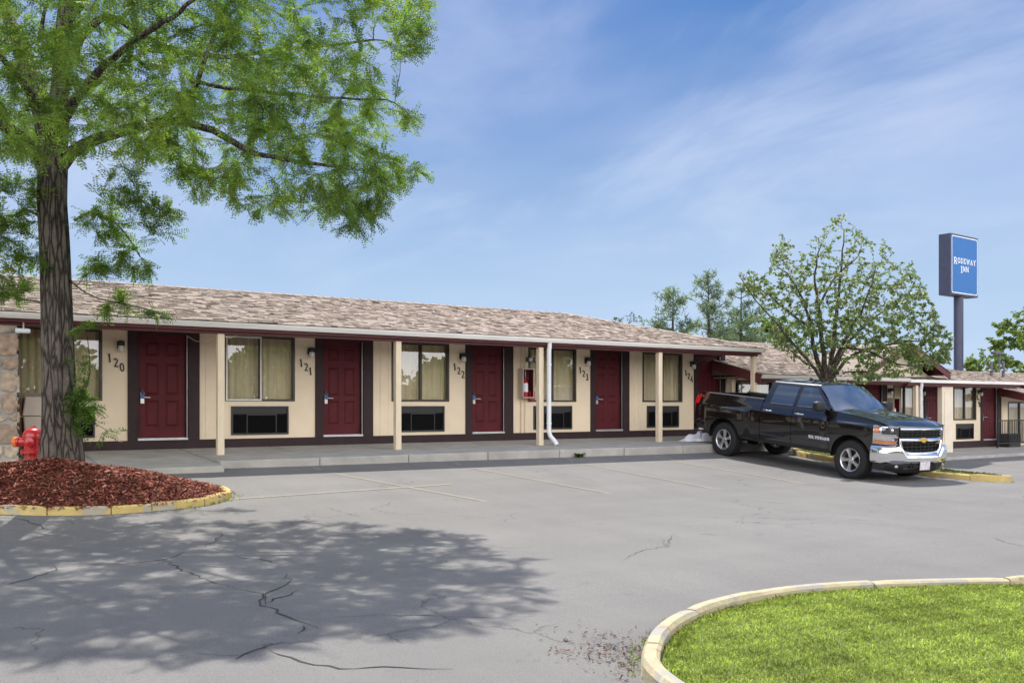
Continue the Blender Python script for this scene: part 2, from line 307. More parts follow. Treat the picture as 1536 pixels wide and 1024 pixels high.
# ------------------------------------------------------------------ stroke lettering
def arc(cx, cy, rx, ry, a0, a1, n=14):
    return [(cx+rx*math.cos(R(a0+(a1-a0)*i/n)), cy+ry*math.sin(R(a0+(a1-a0)*i/n))) for i in range(n+1)]
GL = {  # width, list of (polyline, stroke width)
 '1': (.34, [([(.20, 0), (.20, 1)], .17), ([(.20, .98), (.04, .80)], .10)]),
 '2': (.62, [(arc(.31, .70, .22, .25, 160, -40)+[(.08, .06)], .13), ([(.04, .06), (.60, .06)], .14)]),
 '3': (.58, [(arc(.27, .74, .20, .21, 150, -80), .12), (arc(.27, .28, .24, .25, 85, -150), .14)]),
 '4': (.64, [([(.46, 0), (.46, 1), (.04, .30), (.64, .30)], .13)]),
 '5': (.6, [([(.52, .94), (.14, .94), (.11, .56)], .12), (arc(.28, .31, .24, .28, 110, -140), .13)]),
 '6': (.6, [(arc(.31, .30, .23, .26, 0, 360), .13), ([(.10, .36), (.24, .75), (.46, .98)], .12)]),
 '7': (.6, [([(.04, .93), (.56, .93), (.22, 0)], .14)]),
 '8': (.6, [(arc(.30, .74, .18, .20, 0, 360), .12), (arc(.30, .28, .23, .26, 0, 360), .13)]),
 '0': (.62, [(arc(.31, .50, .23, .43, 0, 360, 22), .14)]),
 'R': (.80, [([(.17, 0), (.17, 1)], .18), ([(.17, .94), (.42, .94)]+arc(.42, .73, .22, .21, 90, -90)+[(.17, .52)], .13), ([(.40, .52), (.68, .05)], .17), ([(0, .05), (.34, .05)], .10), ([(0, .95), (.2, .95)], .10), ([(.58, .05), (.82, .05)], .10)]),
 'O': (.84, [(arc(.42, .50, .33, .43, 0, 360, 24), .17)]),
 'D': (.80, [([(.17, 0), (.17, 1)], .18), ([(.17, .94), (.36, .94)]+arc(.36, .5, .33, .44, 90, -90)+[(.17, .06)], .13), ([(0, .05), (.2, .05)], .10), ([(0, .95), (.2, .95)], .10)]),
 'E': (.72, [([(.17, 0), (.17, 1)], .18), ([(0, .94), (.64, .94), (.64, .72)], .12), ([(.17, .51), (.50, .51)], .12), ([(0, .06), (.66, .06), (.66, .30)], .12)]),
 'W': (1.1, [([(.14, 1), (.34, .03), (.55, .85)], .15), ([(.55, .85), (.76, .03), (.97, 1)], .15), ([(0, .95), (.30, .95)], .10), ([(.82, .95), (1.1, .95)], .10)]),
 'A': (.84, [([(.12, 0), (.40, .95)], .11), ([(.40, .95), (.70, 0)], .19), ([(.22, .33), (.60, .33)], .11), ([(0, .05), (.26, .05)], .10), ([(.54, .05), (.86, .05)], .10)]),
 'Y': (.84, [([(.12, 1), (.42, .48)], .18), ([(.72, 1), (.42, .48)], .12), ([(.42, .50), (.42, 0)], .18), ([(0, .95), (.28, .95)], .10), ([(.58, .95), (.86, .95)], .10), ([(.26, .05), (.58, .05)], .10)]),
 'I': (.42, [([(.21, 0), (.21, 1)], .19), ([(.02, .05), (.40, .05)], .11), ([(.02, .95), (.40, .95)], .11)]),
 'N': (.86, [([(.15, 0), (.15, 1)], .12), ([(.13, .97), (.70, .03)], .19), ([(.70, 0), (.70, 1)], .12), ([(0, .05), (.30, .05)], .10), ([(.56, .95), (.86, .95)], .10), ([(0, .95), (.2, .95)], .10)]),
 's': (.80, [([(.76, .9), (.1, .9), (.1, .52), (.72, .48), (.72, .1), (.04, .1)], .2)]),
 'i': (.24, [([(.12, 0), (.12, 1)], .22)]),
 'l': (.70, [([(.12, 1), (.12, .1), (.70, .1)], .2)]),
 'v': (.84, [([(.06, 1), (.42, .06), (.78, 1)], .2)]),
 'e': (.72, [([(.70, .9), (.12, .9), (.12, .1), (.70, .1)], .2), ([(.12, .5), (.62, .5)], .18)]),
 'r': (.80, [([(.12, 0), (.12, .9), (.68, .9), (.68, .45), (.12, .45)], .2), ([(.36, .45), (.72, 0)], .2)]),
 'a': (.84, [([(.06, 0), (.42, .94), (.78, 0)], .2), ([(.2, .28), (.64, .28)], .16)]),
 'd': (.80, [([(.12, .1), (.12, .9), (.5, .9), (.70, .65), (.70, .35), (.5, .1), (.12, .1)], .2)]),
 'o': (.82, [([(.28, .1), (.1, .3), (.1, .7), (.28, .9), (.54, .9), (.72, .7), (.72, .3), (.54, .1), (.26, .1)], .2)]),
}
def glyph(mb, ch, ox, oy, h, place, th, sx=1., slant=0.):
    """place(a, b, c): letter-plane coords + outward distance -> point"""
    w, strokes = GL[ch]
    for si, (pl, sw) in enumerate(strokes):
        P = [Vector((ox+(x*sx+slant*y)*h, oy+y*h)) for x, y in pl]; n = len(P); vs = []
        tt = th+.0006*si
        for i, p in enumerate(P):
            d0 = (P[i]-P[i-1]) if i else (P[1]-P[0]); d1 = (P[i+1]-P[i]) if i < n-1 else d0
            d0 = d0.normalized(); d1 = d1.normalized(); t = (d0+d1); t = t.normalized() if t.length > 1e-4 else d0
            nn = Vector((-t.y, t.x)); k = sw*h/2/max(.5, abs(nn.dot(Vector((-d0.y, d0.x)))))
            e = Vector((0, 0))
            a, b = p+nn*k, p-nn*k
            vs += [place(a.x, a.y, 0), place(b.x, b.y, 0), place(a.x, a.y, tt), place(b.x, b.y, tt)]
        fs = []
        for i in range(n-1):
            q = 4*i
            fs += [(q+2, q+3, q+7, q+6), (q, q+2, q+6, q+4), (q+1, q+5, q+7, q+3)]
        fs += [(0, 1, 3, 2), (4*n-4, 4*n-2, 4*n-1, 4*n-3)]
        mb.add(vs, fs)
    return w*h*sx

# ------------------------------------------------------------------ camera, sun, sky
cam = bpy.data.objects.new('camera', bpy.data.cameras.new('camera')); COL.objects.link(cam); S.camera = cam
cam.data.sensor_width = 36; cam.data.lens = F*36/1536; cam.data.shift_y = (HY-512)/1536; cam.data.clip_end = 3000; cam.data.clip_start = .05
cam.location = (0, CAMY, CAMZ); cam.rotation_euler = (R(90), 0, R(-33.8))
SUN_EL, SUN_AZ = 58., math.atan2(.30, .954)
sun = bpy.data.objects.new('sun', bpy.data.lights.new('sun', 'SUN')); COL.objects.link(sun)
sd = Vector((math.sin(SUN_AZ)*math.cos(R(SUN_EL)), math.cos(SUN_AZ)*math.cos(R(SUN_EL)), math.sin(R(SUN_EL))))
sun.rotation_euler = sd.to_track_quat('Z', 'Y').to_euler(); sun.data.energy = 4.0; sun.data.angle = R(.55); sun.data.color = (1, .95, .87)
W = bpy.data.worlds.new('World'); S.world = W; W.use_nodes = True
wn, wl = W.node_tree.nodes, W.node_tree.links
bg = wn['Background']; sky = wn.new('ShaderNodeTexSky'); sky.sky_type = 'NISHITA'; sky.sun_disc = False
sky.sun_elevation = R(SUN_EL); sky.sun_rotation = SUN_AZ; sky.altitude = 200; sky.air_density = 1.0; sky.dust_density = .6; sky.ozone_density = 2.0
def wmath(op, a, b=None, clamp=False):
    n = wn.new('ShaderNodeMath'); n.operation = op; n.use_clamp = clamp
    for i, x in enumerate((a, b)):
        if x is None: continue
        if isinstance(x, (int, float)): n.inputs[i].default_value = x
        else: wl.new(x, n.inputs[i])
    return n.outputs[0]
tc = wn.new('ShaderNodeTexCoord'); sp = wn.new('ShaderNodeSeparateXYZ'); wl.new(tc.outputs['Generated'], sp.inputs[0])
zz = wmath('ADD', wmath('MAXIMUM', sp.outputs[2], 0.), .22)
cb = wn.new('ShaderNodeCombineXYZ'); wl.new(wmath('DIVIDE', sp.outputs[0], zz), cb.inputs[0]); wl.new(wmath('DIVIDE', sp.outputs[1], zz), cb.inputs[1])
def wnoise(sc, det, dist, rot, st, off):
    mp = wn.new('ShaderNodeMapping'); mp.inputs['Rotation'].default_value = (0, 0, rot); mp.inputs['Scale'].default_value = st; mp.inputs['Location'].default_value = off
    wl.new(cb.outputs[0], mp.inputs[0]); n = wn.new('ShaderNodeTexNoise'); n.inputs['Scale'].default_value = sc; n.inputs['Detail'].default_value = det
    n.inputs['Roughness'].default_value = .58; n.inputs['Distortion'].default_value = dist; wl.new(mp.outputs[0], n.inputs['Vector']); return n.outputs['Fac']
def wramp(f, p0, p1, v1=1.):
    r = wn.new('ShaderNodeMapRange'); r.interpolation_type = 'SMOOTHSTEP'; r.inputs['From Min'].default_value = p0; r.inputs['From Max'].default_value = p1; r.inputs['To Max'].default_value = v1
    wl.new(f, r.inputs['Value']); return r.outputs[0]
veil = wramp(wnoise(.8, 4, .3, .75, (1, .75, 1), (2.11, -6.72, 0)), .37, .68, .82)
wisp = wramp(wnoise(2.0, 8, .45, .75, (1, .55, 1), (-8.97, 6.69, 0)), .40, .76, .72)
low = wramp(sp.outputs[2], .40, .04, .85)
def wmix(f, a, b, name=None):
    n = wn.new('ShaderNodeMix'); n.data_type = 'RGBA'
    for k, x in (('Factor', f), ('A', a), ('B', b)):
        if isinstance(x, (tuple, float)): n.inputs[k].default_value = x
        else: wl.new(x, n.inputs[k])
    return n.outputs['Result']
hs = wn.new('ShaderNodeHueSaturation'); hs.inputs['Saturation'].default_value = 1.6; hs.inputs['Value'].default_value = .55; wl.new(sky.outputs[0], hs.inputs['Color'])
clear = wmix(.72, hs.outputs[0], (1.05, 2.35, 5.4, 1))
skyc = wmix(low, wmix(wisp, wmix(veil, clear, (3.1, 3.95, 6.5, 1)), (4.9, 5.6, 7.4, 1)), (4.5, 5.8, 7.5, 1))
# bright clouds added unseen behind the viewer, to fill the shaded facade
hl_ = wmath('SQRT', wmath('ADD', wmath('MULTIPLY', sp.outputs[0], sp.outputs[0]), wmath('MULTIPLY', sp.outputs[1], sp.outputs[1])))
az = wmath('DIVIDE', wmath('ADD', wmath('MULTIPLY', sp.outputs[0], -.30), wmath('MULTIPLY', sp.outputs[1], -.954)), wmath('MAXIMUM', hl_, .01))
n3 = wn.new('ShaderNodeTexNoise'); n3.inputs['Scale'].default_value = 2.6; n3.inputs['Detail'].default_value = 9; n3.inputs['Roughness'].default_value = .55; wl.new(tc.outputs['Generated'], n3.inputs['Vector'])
fill_clouds = wmath('MULTIPLY', wmath('MULTIPLY', wramp(az, .05, .45), wramp(sp.outputs[2], .80, .55)), wramp(n3.outputs['Fac'], .30, .50))
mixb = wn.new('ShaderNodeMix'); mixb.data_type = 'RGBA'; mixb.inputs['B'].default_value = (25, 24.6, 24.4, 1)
wl.new(fill_clouds, mixb.inputs['Factor']); wl.new(skyc, mixb.inputs['A']); wl.new(mixb.outputs['Result'], bg.inputs['Color'])
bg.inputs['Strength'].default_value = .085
S.view_settings.view_transform = 'Standard'; S.view_settings.look = 'None'; S.view_settings.gamma = 1; S.view_settings.exposure = .58
S.view_settings.use_curve_mapping = False
S.cycles.max_bounces = 8; S.cycles.diffuse_bounces = 4; S.cycles.transparent_max_bounces = 12; S.cycles.glossy_bounces = 4
S.cycles.use_denoising = True

# ------------------------------------------------------------------ ground
KP = np.array([0, 2.68, 3.25, 6.7, 9, 13, 20, 400.]); KZ = np.array([-.22, -.232, -.345, -.650, -.735, -.755, -.78, -.9])
def ground(x, y):
    p = -np.asarray(y, float); x = np.asarray(x, float)
    z = np.interp(p, KP, KZ)
    z = z-.005*np.clip(x-8, -12, 12)*np.exp(-((p-3)/4)**2)
    near = 1-smoothstep(8, 14, p)
    return z-.50*smoothstep(18.2, 26, x)*near-.30*smoothstep(33, 38, x)*near
def gz(x, y): return float(ground(x, y))
gx = np.concatenate([np.linspace(-400, -30, 12), np.arange(-28, 60, .5), np.linspace(62, 700, 24)])
gy = np.concatenate([np.linspace(-400, -30, 14), np.arange(-28, 14, .5), np.linspace(16, 900, 26)])
GX, GY = np.meshgrid(gx, gy, indexing='ij'); GZ = ground(GX, GY)
w_ = len(gy); ii, jj = np.meshgrid(np.arange(len(gx)-1), np.arange(w_-1), indexing='ij'); q = (ii*w_+jj).ravel()
tag(np_mesh('ground', np.stack([GX.ravel(), GY.ravel(), GZ.ravel()], 1), np.stack([q, q+w_, q+w_+1, q+1], 1), M['asphalt'], smooth=True), kind='structure')

def strip(name, pts, width, mat, dz=.005, seg=.3):
    """a painted or cracked line lying on the ground"""
    mb = MB(); P = []
    for a, b in zip(pts, pts[1:]):
        a, b = Vector(a), Vector(b); n = max(1, int((b-a).length/seg)); P += [a.lerp(b, i/n) for i in range(n)]
    P.append(Vector(pts[-1])); vs = []
    for i, p in enumerate(P):
        t = (P[min(i+1, len(P)-1)]-P[max(i-1, 0)]).normalized(); n = Vector((-t.y, t.x))
        w = width(i/(len(P)-1)) if callable(width) else width
        for sgn in (1, -1):
            c = p+n*(sgn*w/2); vs.append((c.x, c.y, gz(c.x, c.y)+dz))
    mb.add(vs, [(2*i, 2*i+1, 2*i+3, 2*i+2) for i in range(len(P)-1)])
    return mb.build(name, mat)
# stall lines
for a, b in (((6.35, -2.9), (7.7, -6.6)), ((9.28, -2.9), (10.15, -6.6)), ((12.05, -2.9), (12.5, -7.0)), ((14.55, -2.9), (14.85, -7.0)), ((3.6, -5.35), (8.0, -5.0))):
    tag(strip('road_marking', [a, b], .09, M['line'], seg=.25), kind='structure')
for a, b in (((24.2, -3.4), (24.3, -8)), ((27.6, -3.4), (27.9, -8.)), ((31.0, -3.4), (31.5, -8))):
    tag(strip('road_marking', [a, b], .1, M['line'], seg=.25), kind='structure')
# cracks, traced as the photo shows them
def gpt(px, py, dz=0.):
    r = ray(px); lo, hi = 1., 60.          # where the pixel's ray meets the ground (+dz)
    for _ in range(40):
        t = (lo+hi)/2; x, y = r[0]*t, CAMY+r[1]*t
        if CAMZ-(py-HY)/F*t > gz(x, y)+dz: lo = t
        else: hi = t
    return (x, y)
CR = [[(-30, 885), (35, 870), (80, 855), (78, 848)], [(130, 846), (200, 845), (245, 839), (275, 828)], [(245, 839), (290, 862), (318, 873), (345, 880)], [(345, 880), (390, 890), (392, 908), (430, 922), (460, 935), (478, 942)],
      [(392, 908), (396, 888), (418, 880), (433, 872), (430, 860)], [(392, 905), (425, 895), (447, 885)], [(460, 938), (446, 950)], [(350, 988), (390, 975), (427, 962)], [(405, 973), (440, 985), (470, 998), (530, 1005), (600, 1000), (680, 1003)],
      [(20, 776), (50, 785), (73, 795)], [(498, 762), (510, 768), (540, 775)], [(930, 842), (965, 825), (1000, 818), (1010, 800)], [(1490, 805), (1515, 815), (1536, 820)], [(500, 925), (620, 922), (720, 926), (800, 924)],
      [(352, 835), (385, 838), (420, 845)], [(300, 822), (325, 810), (332, 800)], [(1100, 772), (1180, 779), (1250, 776), (1330, 783)], [(720, 815), (760, 822), (800, 819)]]
cm = MB()
for li, pl in enumerate(CR):
    P = [Vector(gpt(*p)) for p in pl]; Q = []
    for a, b in zip(P, P[1:]):
        n = max(2, int((b-a).length/.09)); nn = Vector((-(b-a).y, (b-a).x)).normalized()
        Q += [a.lerp(b, i/n)+nn*random.uniform(-.035, .035) for i in range(n)]
    Q.append(P[-1]); vs = []; thin = .5 if li in (11, 12, 13, 16, 17) else 1
    for i, p in enumerate(Q):
        t = (Q[min(i+1, len(Q)-1)]-Q[max(i-1, 0)]).normalized(); n = Vector((-t.y, t.x))
        w = random.uniform(.003, .011)*thin*min(1, .3+3*i/len(Q), .3+3*(len(Q)-1-i)/len(Q))
        for sgn in (1, -1):
            c = p+n*sgn*w; vs.append((c.x, c.y, gz(c.x, c.y)+.004))
    cm.add(vs, [(2*i, 2*i+1, 2*i+3, 2*i+2) for i in range(len(Q)-1)])
tag(cm.build('asphalt_crack', M['crack']), kind='structure')

# sidewalks: slabs with joints, falling to the kerb edge
def sidewalk(name, x0, x1, ztop, y1=-2.7, fall=.11):
    mb = MB(); x = x0; k = 0
    while x < x1-.1:
        xe = min(x1, x+1.82)
        za, zb = ztop, ztop-fall
        j = .006; yy1 = y1+random.uniform(-.012, .012); dz = random.uniform(-.006, .006)
        mb.add([(x+j, .02, za-.9), (xe-j, .02, za-.9), (xe-j, .02, za), (x+j, .02, za), (x+j, yy1, zb-.9), (xe-j, yy1, zb-.9), (xe-j, yy1, zb+dz), (x+j, yy1, zb+dz)],
               [(3, 2, 6, 7), (4, 7, 6, 5), (0, 4, 5, 1), (0, 3, 7, 4), (1, 5, 6, 2), (0, 1, 2, 3)])
        x = xe
    o = mb.build(name, M['concrete'], bevel=.018); return tag(o, kind='structure')
sidewalk('sidewalk', -9, 2.95, 0., y1=-3.3, fall=.235)
sidewalk('sidewalk', 2.95, 4.75, 0., y1=-3.0, fall=.175)
sidewalk('sidewalk', 4.75, 20.6, 0.)
sidewalk('sidewalk', 20.6, 36.0, -.61)
sidewalk('sidewalk', 36.0, 52, -1.02)

# ------------------------------------------------------------------ shingled roof
SHP = [tuple(1.08*v for v in c) for c in ((.36, .295, .25), (.385, .315, .265), (.34, .28, .24), (.41, .34, .29), (.345, .285, .25), (.29, .235, .205), (.37, .30, .265), (.15, .12, .105), (.395, .325, .27))]
def roof(mbs, mbd, x0, x1, ye, ze, yr, zr, hl=0, hr=0):
    """front slope from eave (ye, ze) to ridge (yr, zr); hl/hr: how far the ridge ends stand in (hips)"""
    L = math.hypot(yr-ye, zr-ze); dy, dz = (yr-ye)/L, (zr-ze)/L; ny, nz = -dz, dy
    def P(x, t, h): return (x, ye+dy*t+ny*h, ze+dz*t+nz*h)
    course = .115; rows = int(L/course)+1
    for r in range(rows):
        t0, t1 = r*course, min(L, (r+1)*course+.02); f = t0/L; xa, xb = x0+hl*f, x1-hr*f
        x = xa-random.uniform(0, .3)
        sag = .012*math.sin(x0*3+r)
        while x < xb:
            w = random.uniform(.07, .22); a, b = max(x, xa), min(x+w, xb); x += w
            if b-a < .02: continue
            th = random.choice((.010, .014, .022, .026)); dt = random.uniform(-.02, .012)
            c = random.choice(SHP); k = random.uniform(.93, 1.07); mbs.tc = tuple(v*k for v in c)
            mbs.add([P(a, t0+dt, 0), P(b, t0+dt, 0), P(b, t0+dt, th), P(a, t0+dt, th), P(b, t1, .006), P(a, t1, .006)], [(0, 1, 2, 3), (3, 2, 4, 5)])
    # deck, back slope, hip/gable ends
    yb = 2*yr-ye
    A, B, C, D = (x0, ye, ze), (x1, ye, ze), (x1-hr, yr, zr), (x0+hl, yr, zr); A2, B2 = (x0, yb, ze), (x1, yb, ze)
    mbd.quad(A, B, C, D); mbd.quad(B2, A2, D, C); mbd.add([B, B2, C], [(0, 1, 2)]); mbd.add([A2, A, D], [(0, 1, 2)])
    mbd.quad((x0, ye, ze-.02), (x0, yb, ze-.02), (x1, yb, ze-.02), (x1, ye, ze-.02))
    # ridge and hip caps
    for a, b in ((D, C), (C, B) if hr else (None, None), (D, A) if hl else (None, None)):
        if a is None: continue
        a, b = Vector(a), Vector(b); n = int((b-a).length/.24)
        for i in range(n):
            p, q = a.lerp(b, i/n), a.lerp(b, (i+1.15)/n); c = random.choice(SHP[:5]); mbs.tc = c
            s = Vector((q-p)).cross(Vector((0, 0, 1))).normalized()*.14
            u = Vector((0, 0, .030)); d = Vector((0, 0, -.012))
            mbs.add([p+s+d, p+u, p-s+d, q+s+d-Vector((0,0,.008)), q+u-Vector((0,0,.010)), q-s+d-Vector((0,0,.008))], [(0, 1, 4, 3), (1, 2, 5, 4)])

# ------------------------------------------------------------------ motel wings
def wall_open(mb, x0, x1, z0, z1, y, ops, depth=.13):
    xs = sorted({x0, x1, *[o[0] for o in ops], *[o[1] for o in ops]}); zs = sorted({z0, z1, *[o[2] for o in ops], *[o[3] for o in ops]})
    for a, b in zip(xs, xs[1:]):
        for c, d in zip(zs, zs[1:]):
            mx, mz = (a+b)/2, (c+d)/2
            if any(o[0] < mx < o[1] and o[2] < mz < o[3] for o in ops): continue
            mb.quad((a, y, c), (b, y, c), (b, y, d), (a, y, d))
    for a, b, c, d in ops:
        Y = y+depth
        mb.quad((a, y, c), (a, Y, c), (a, Y, d), (a, y, d)); mb.quad((b, Y, c), (b, y, c), (b, y, d), (b, Y, d))
        mb.quad((a, y, d), (a, Y, d), (b, Y, d), (b, y, d)); mb.quad((a, Y, c), (a, y, c), (b, y, c), (b, Y, c))
def frame(mb, x0, x1, z0, z1, y0, y1, w):
    mb.box(x0, x1, y0, y1, z0, z0+w); mb.box(x0, x1, y0, y1, z1-w, z1); mb.box(x0, x0+w, y0, y1, z0+w, z1-w); mb.box(x1-w, x1, y0, y1, z0+w, z1-w)
def panel_door(x0, x1, z0, z1, y):
    """six-panel leaf: flat with sunk mouldings and raised fields"""
    mb = MB(); w = x1-x0; h = z1-z0
    rows = ((.10, .36), (.41, .72), (.79, .93)) ; cols = ((.14, .44), (.56, .86))
    ops = [(x0+a*w, x0+b*w, z0+c*h, z0+d*h) for a, b in cols for c, d in rows]
    wall_open(mb, x0, x1, z0, z1, y, [], 0) if False else None
    xs = sorted({x0, x1, *[o[0] for o in ops], *[o[1] for o in ops]}); zs = sorted({z0, z1, *[o[2] for o in ops], *[o[3] for o in ops]})
    for a, b in zip(xs, xs[1:]):
        for c, d in zip(zs, zs[1:]):
            if any(o[0] < (a+b)/2 < o[1] and o[2] < (c+d)/2 < o[3] for o in ops): continue
            mb.quad((a, y, c), (b, y, c), (b, y, d), (a, y, d))
    for a, b, c, d in ops:
        i, dp = .03, .016
        O = [(a, y, c), (b, y, c), (b, y, d), (a, y, d)]; I = [(a+i, y+dp, c+i), (b-i, y+dp, c+i), (b-i, y+dp, d-i), (a+i, y+dp, d-i)]
        j = .055; K = [(a+j, y+.002, c+j), (b-j, y+.002, c+j), (b-j, y+.002, d-j), (a+j, y+.002, d-j)]
        for u, v in ((O, I), (I, K)):
            for k in range(4): mb.quad(u[k], u[(k+1) % 4], v[(k+1) % 4], v[k])
        mb.quad(*K)
    return mb

def add_door(B, org, zb, d0, d1, f0, f1, y=0., top=2.225, detail=True):
    z0, z1 = zb+.19, zb+top
    fr = MB()
    fr.box(f0, d0-.03, y-.035, y+.10, zb+.17, z1+.085); fr.box(d1+.03, f1, y-.035, y+.10, zb+.17, z1+.085); fr.box(d0-.03, d1+.03, y-.034, y+.10, z1+.03, z1+.085)
    dr = panel_door(d0, d1, z0+.03, z1, y+.055).build('door', M['maroon'], B, org, recalc=False)
    fr.build('frame', M['trim'], dr, org, bevel=.006)
    j = MB(); j.box(d0-.03, d0-.002, y-.01, y+.09, z0, z1+.03); j.box(d1+.002, d1+.03, y-.01, y+.09, z0, z1+.03); j.box(d0-.002, d1+.002, y-.01, y+.09, z1+.002, z1+.03)
    j.build('jamb', M['trim'], dr, org)
    t = MB(); t.box(d0-.02, d1+.02, y-.05, y+.12, z0-.018, z0+.026); t.box(d1+.004, d1+.016, y-.016, y-.011, z0+.03, z1); t.build('threshold', M['silver'], dr, org, bevel=.004)
    if detail:
        hx = d0+.075; hz = zb+1.0
        lk = MB(); lk.box(hx-.035, hx+.035, y+.034, y+.055, hz-.12, hz+.10); lk.cur = 1; lk.box(hx-.03, hx+.03, y+.026, y+.0335, hz+.02, hz+.16)
        lk.cur = 2; lk.box(hx-.036, hx+.036, y+.020, y+.0255, hz-.02, hz+.06)
        lk.cur = 0; lk.tube([(hx, y+.034, hz+.0), (hx, y-.03, hz+.0), (hx+.02, y-.045, hz), (hx+.13, y-.045, hz-.005)], .011, 8)
        lk.build('handle', [M['steel'], M['black'], M['blue']], dr, org, bevel=.003)
    return dr
def add_window(B, org, zb, x0, x1, y=0., z0=.93, z1=2.26, white_left=False, seed=0):
    a, b = zb+z0, zb+z1; rnd = random.Random(seed)
    xm = (x0+x1)/2
    f = MB(); frame(f, x0, x1, a, b, y-.018, y+.075, .045); f.box(xm-.03, xm+.03, y-.008, y+.07, a+.045, b-.045)
    w = f.build('window', M['alu'], B, org, bevel=.004)
    if white_left:
        s = MB(); frame(s, x0+.01, xm+.012, a+.01, b-.012, y-.034, y-.0185, .032); s.build('sash', M['alu_white'], w, org, bevel=.003)
    g = MB(); g.quad((x0+.045, y+.03, a+.045), (xm-.03, y+.03, a+.045), (xm-.03, y+.03, b-.045), (x0+.045, y+.03, b-.045))
    g.quad((xm+.03, y+.045, a+.045), (x1-.045, y+.045, a+.045), (x1-.045, y+.045, b-.045), (xm+.03, y+.045, b-.045)); g.build('pane', M['glass'], w, org, recalc=False)
    ph = [rnd.uniform(0, 6) for _ in range(3)]
    def cf(u, v):
        x = x0-.02+(x1-x0+.04)*u
        yy = y+.16+.030*math.sin(x*46+ph[0]+1.2*math.sin(x*7+ph[1]))*(.55+.45*v)+.012*math.sin(x*17+ph[2])
        return (x, yy, a-.05+(b-a+.08)*v)
    cu = MB(); cu.grid(96, 4, cf); cu.build('curtain', M['curtain'], w, org, smooth=80, recalc=False)
    return w
def add_ac(B, org, zb, x0, x1, y=0., z0=.245, z1=.83):
    a, b = zb+z0, zb+z1
    s = MB(); frame(s, x0, x1, a, b, y-.03, y+.10, .035); s.quad((x0, y+.09, a), (x1, y+.09, a), (x1, y+.09, b), (x0, y+.09, b))
    ac = s.build('air_conditioner', M['acframe'], B, org, bevel=.005)
    g = MB(); xi0, xi1 = x0+.035, x1-.035
    zc = b-.16; g.box(xi0, xi1, y-.010, y+.085, zc, b-.036)
    n = 13
    for i in range(n):
        z = a+.04+(zc-a-.06)*i/n; g.add([(xi0, y+.005, z), (xi1, y+.005, z), (xi1, y+.045, z+.026), (xi0, y+.045, z+.026)], [(0, 1, 2, 3)])
    w = xi1-xi0; zi0, zi1 = a+.035, zc-.03
    for t in (.26, .80): g.box(xi0+w*t-.012, xi0+w*t+.012, y-.004, y+.05, zi0, zi1)
    g.box(xi0+w*.26-.01, xi0+w*.80+.01, y-.005, y+.05, zi1, zi1+.026)
    g.build('grille', M['acblack'], ac, org)
    return ac
def add_number(B, org, zb, txt, xs, zs, h=.20, y=-.002):
    for ch, x, z in zip(txt, xs, zs):
        mb = MB(); glyph(mb, ch, x, zb+z, h, lambda a, b, c: (a, y-.004-c, b), .012, sx=.8, slant=-.10)
        mb.build('number', M['black'], B, org)
def add_post(B, org, x, y, z0, z1, w=.125, mat='post'):
    mb = MB(); mb.box(x-w/2, x+w/2, y-w/2, y+w/2, z0, z1); return mb.build('post', M[mat], B, org, bevel=.008)
def downspout(B, org, x, y, ztop, zbot):
    mb = MB()
    def sec(p, w=.055, d=.042): return p
    path = [(x, y-.02, ztop), (x, y-.02, ztop-.12), (x, y, ztop-.2), (x, y, zbot+.32), (x+.02, y-.03, zbot+.22), (x+.09, y-.12, zbot+.10), (x+.11, y-.15, zbot+.03)]
    mb.tube(path, .052, 12)
    for z in (ztop-.55, zbot+.5): mb.tube([(x, y, z), (x, y, z+.03)], .062, 12)
    return mb.build('downspout', M['downspout'], B, org, smooth=40)

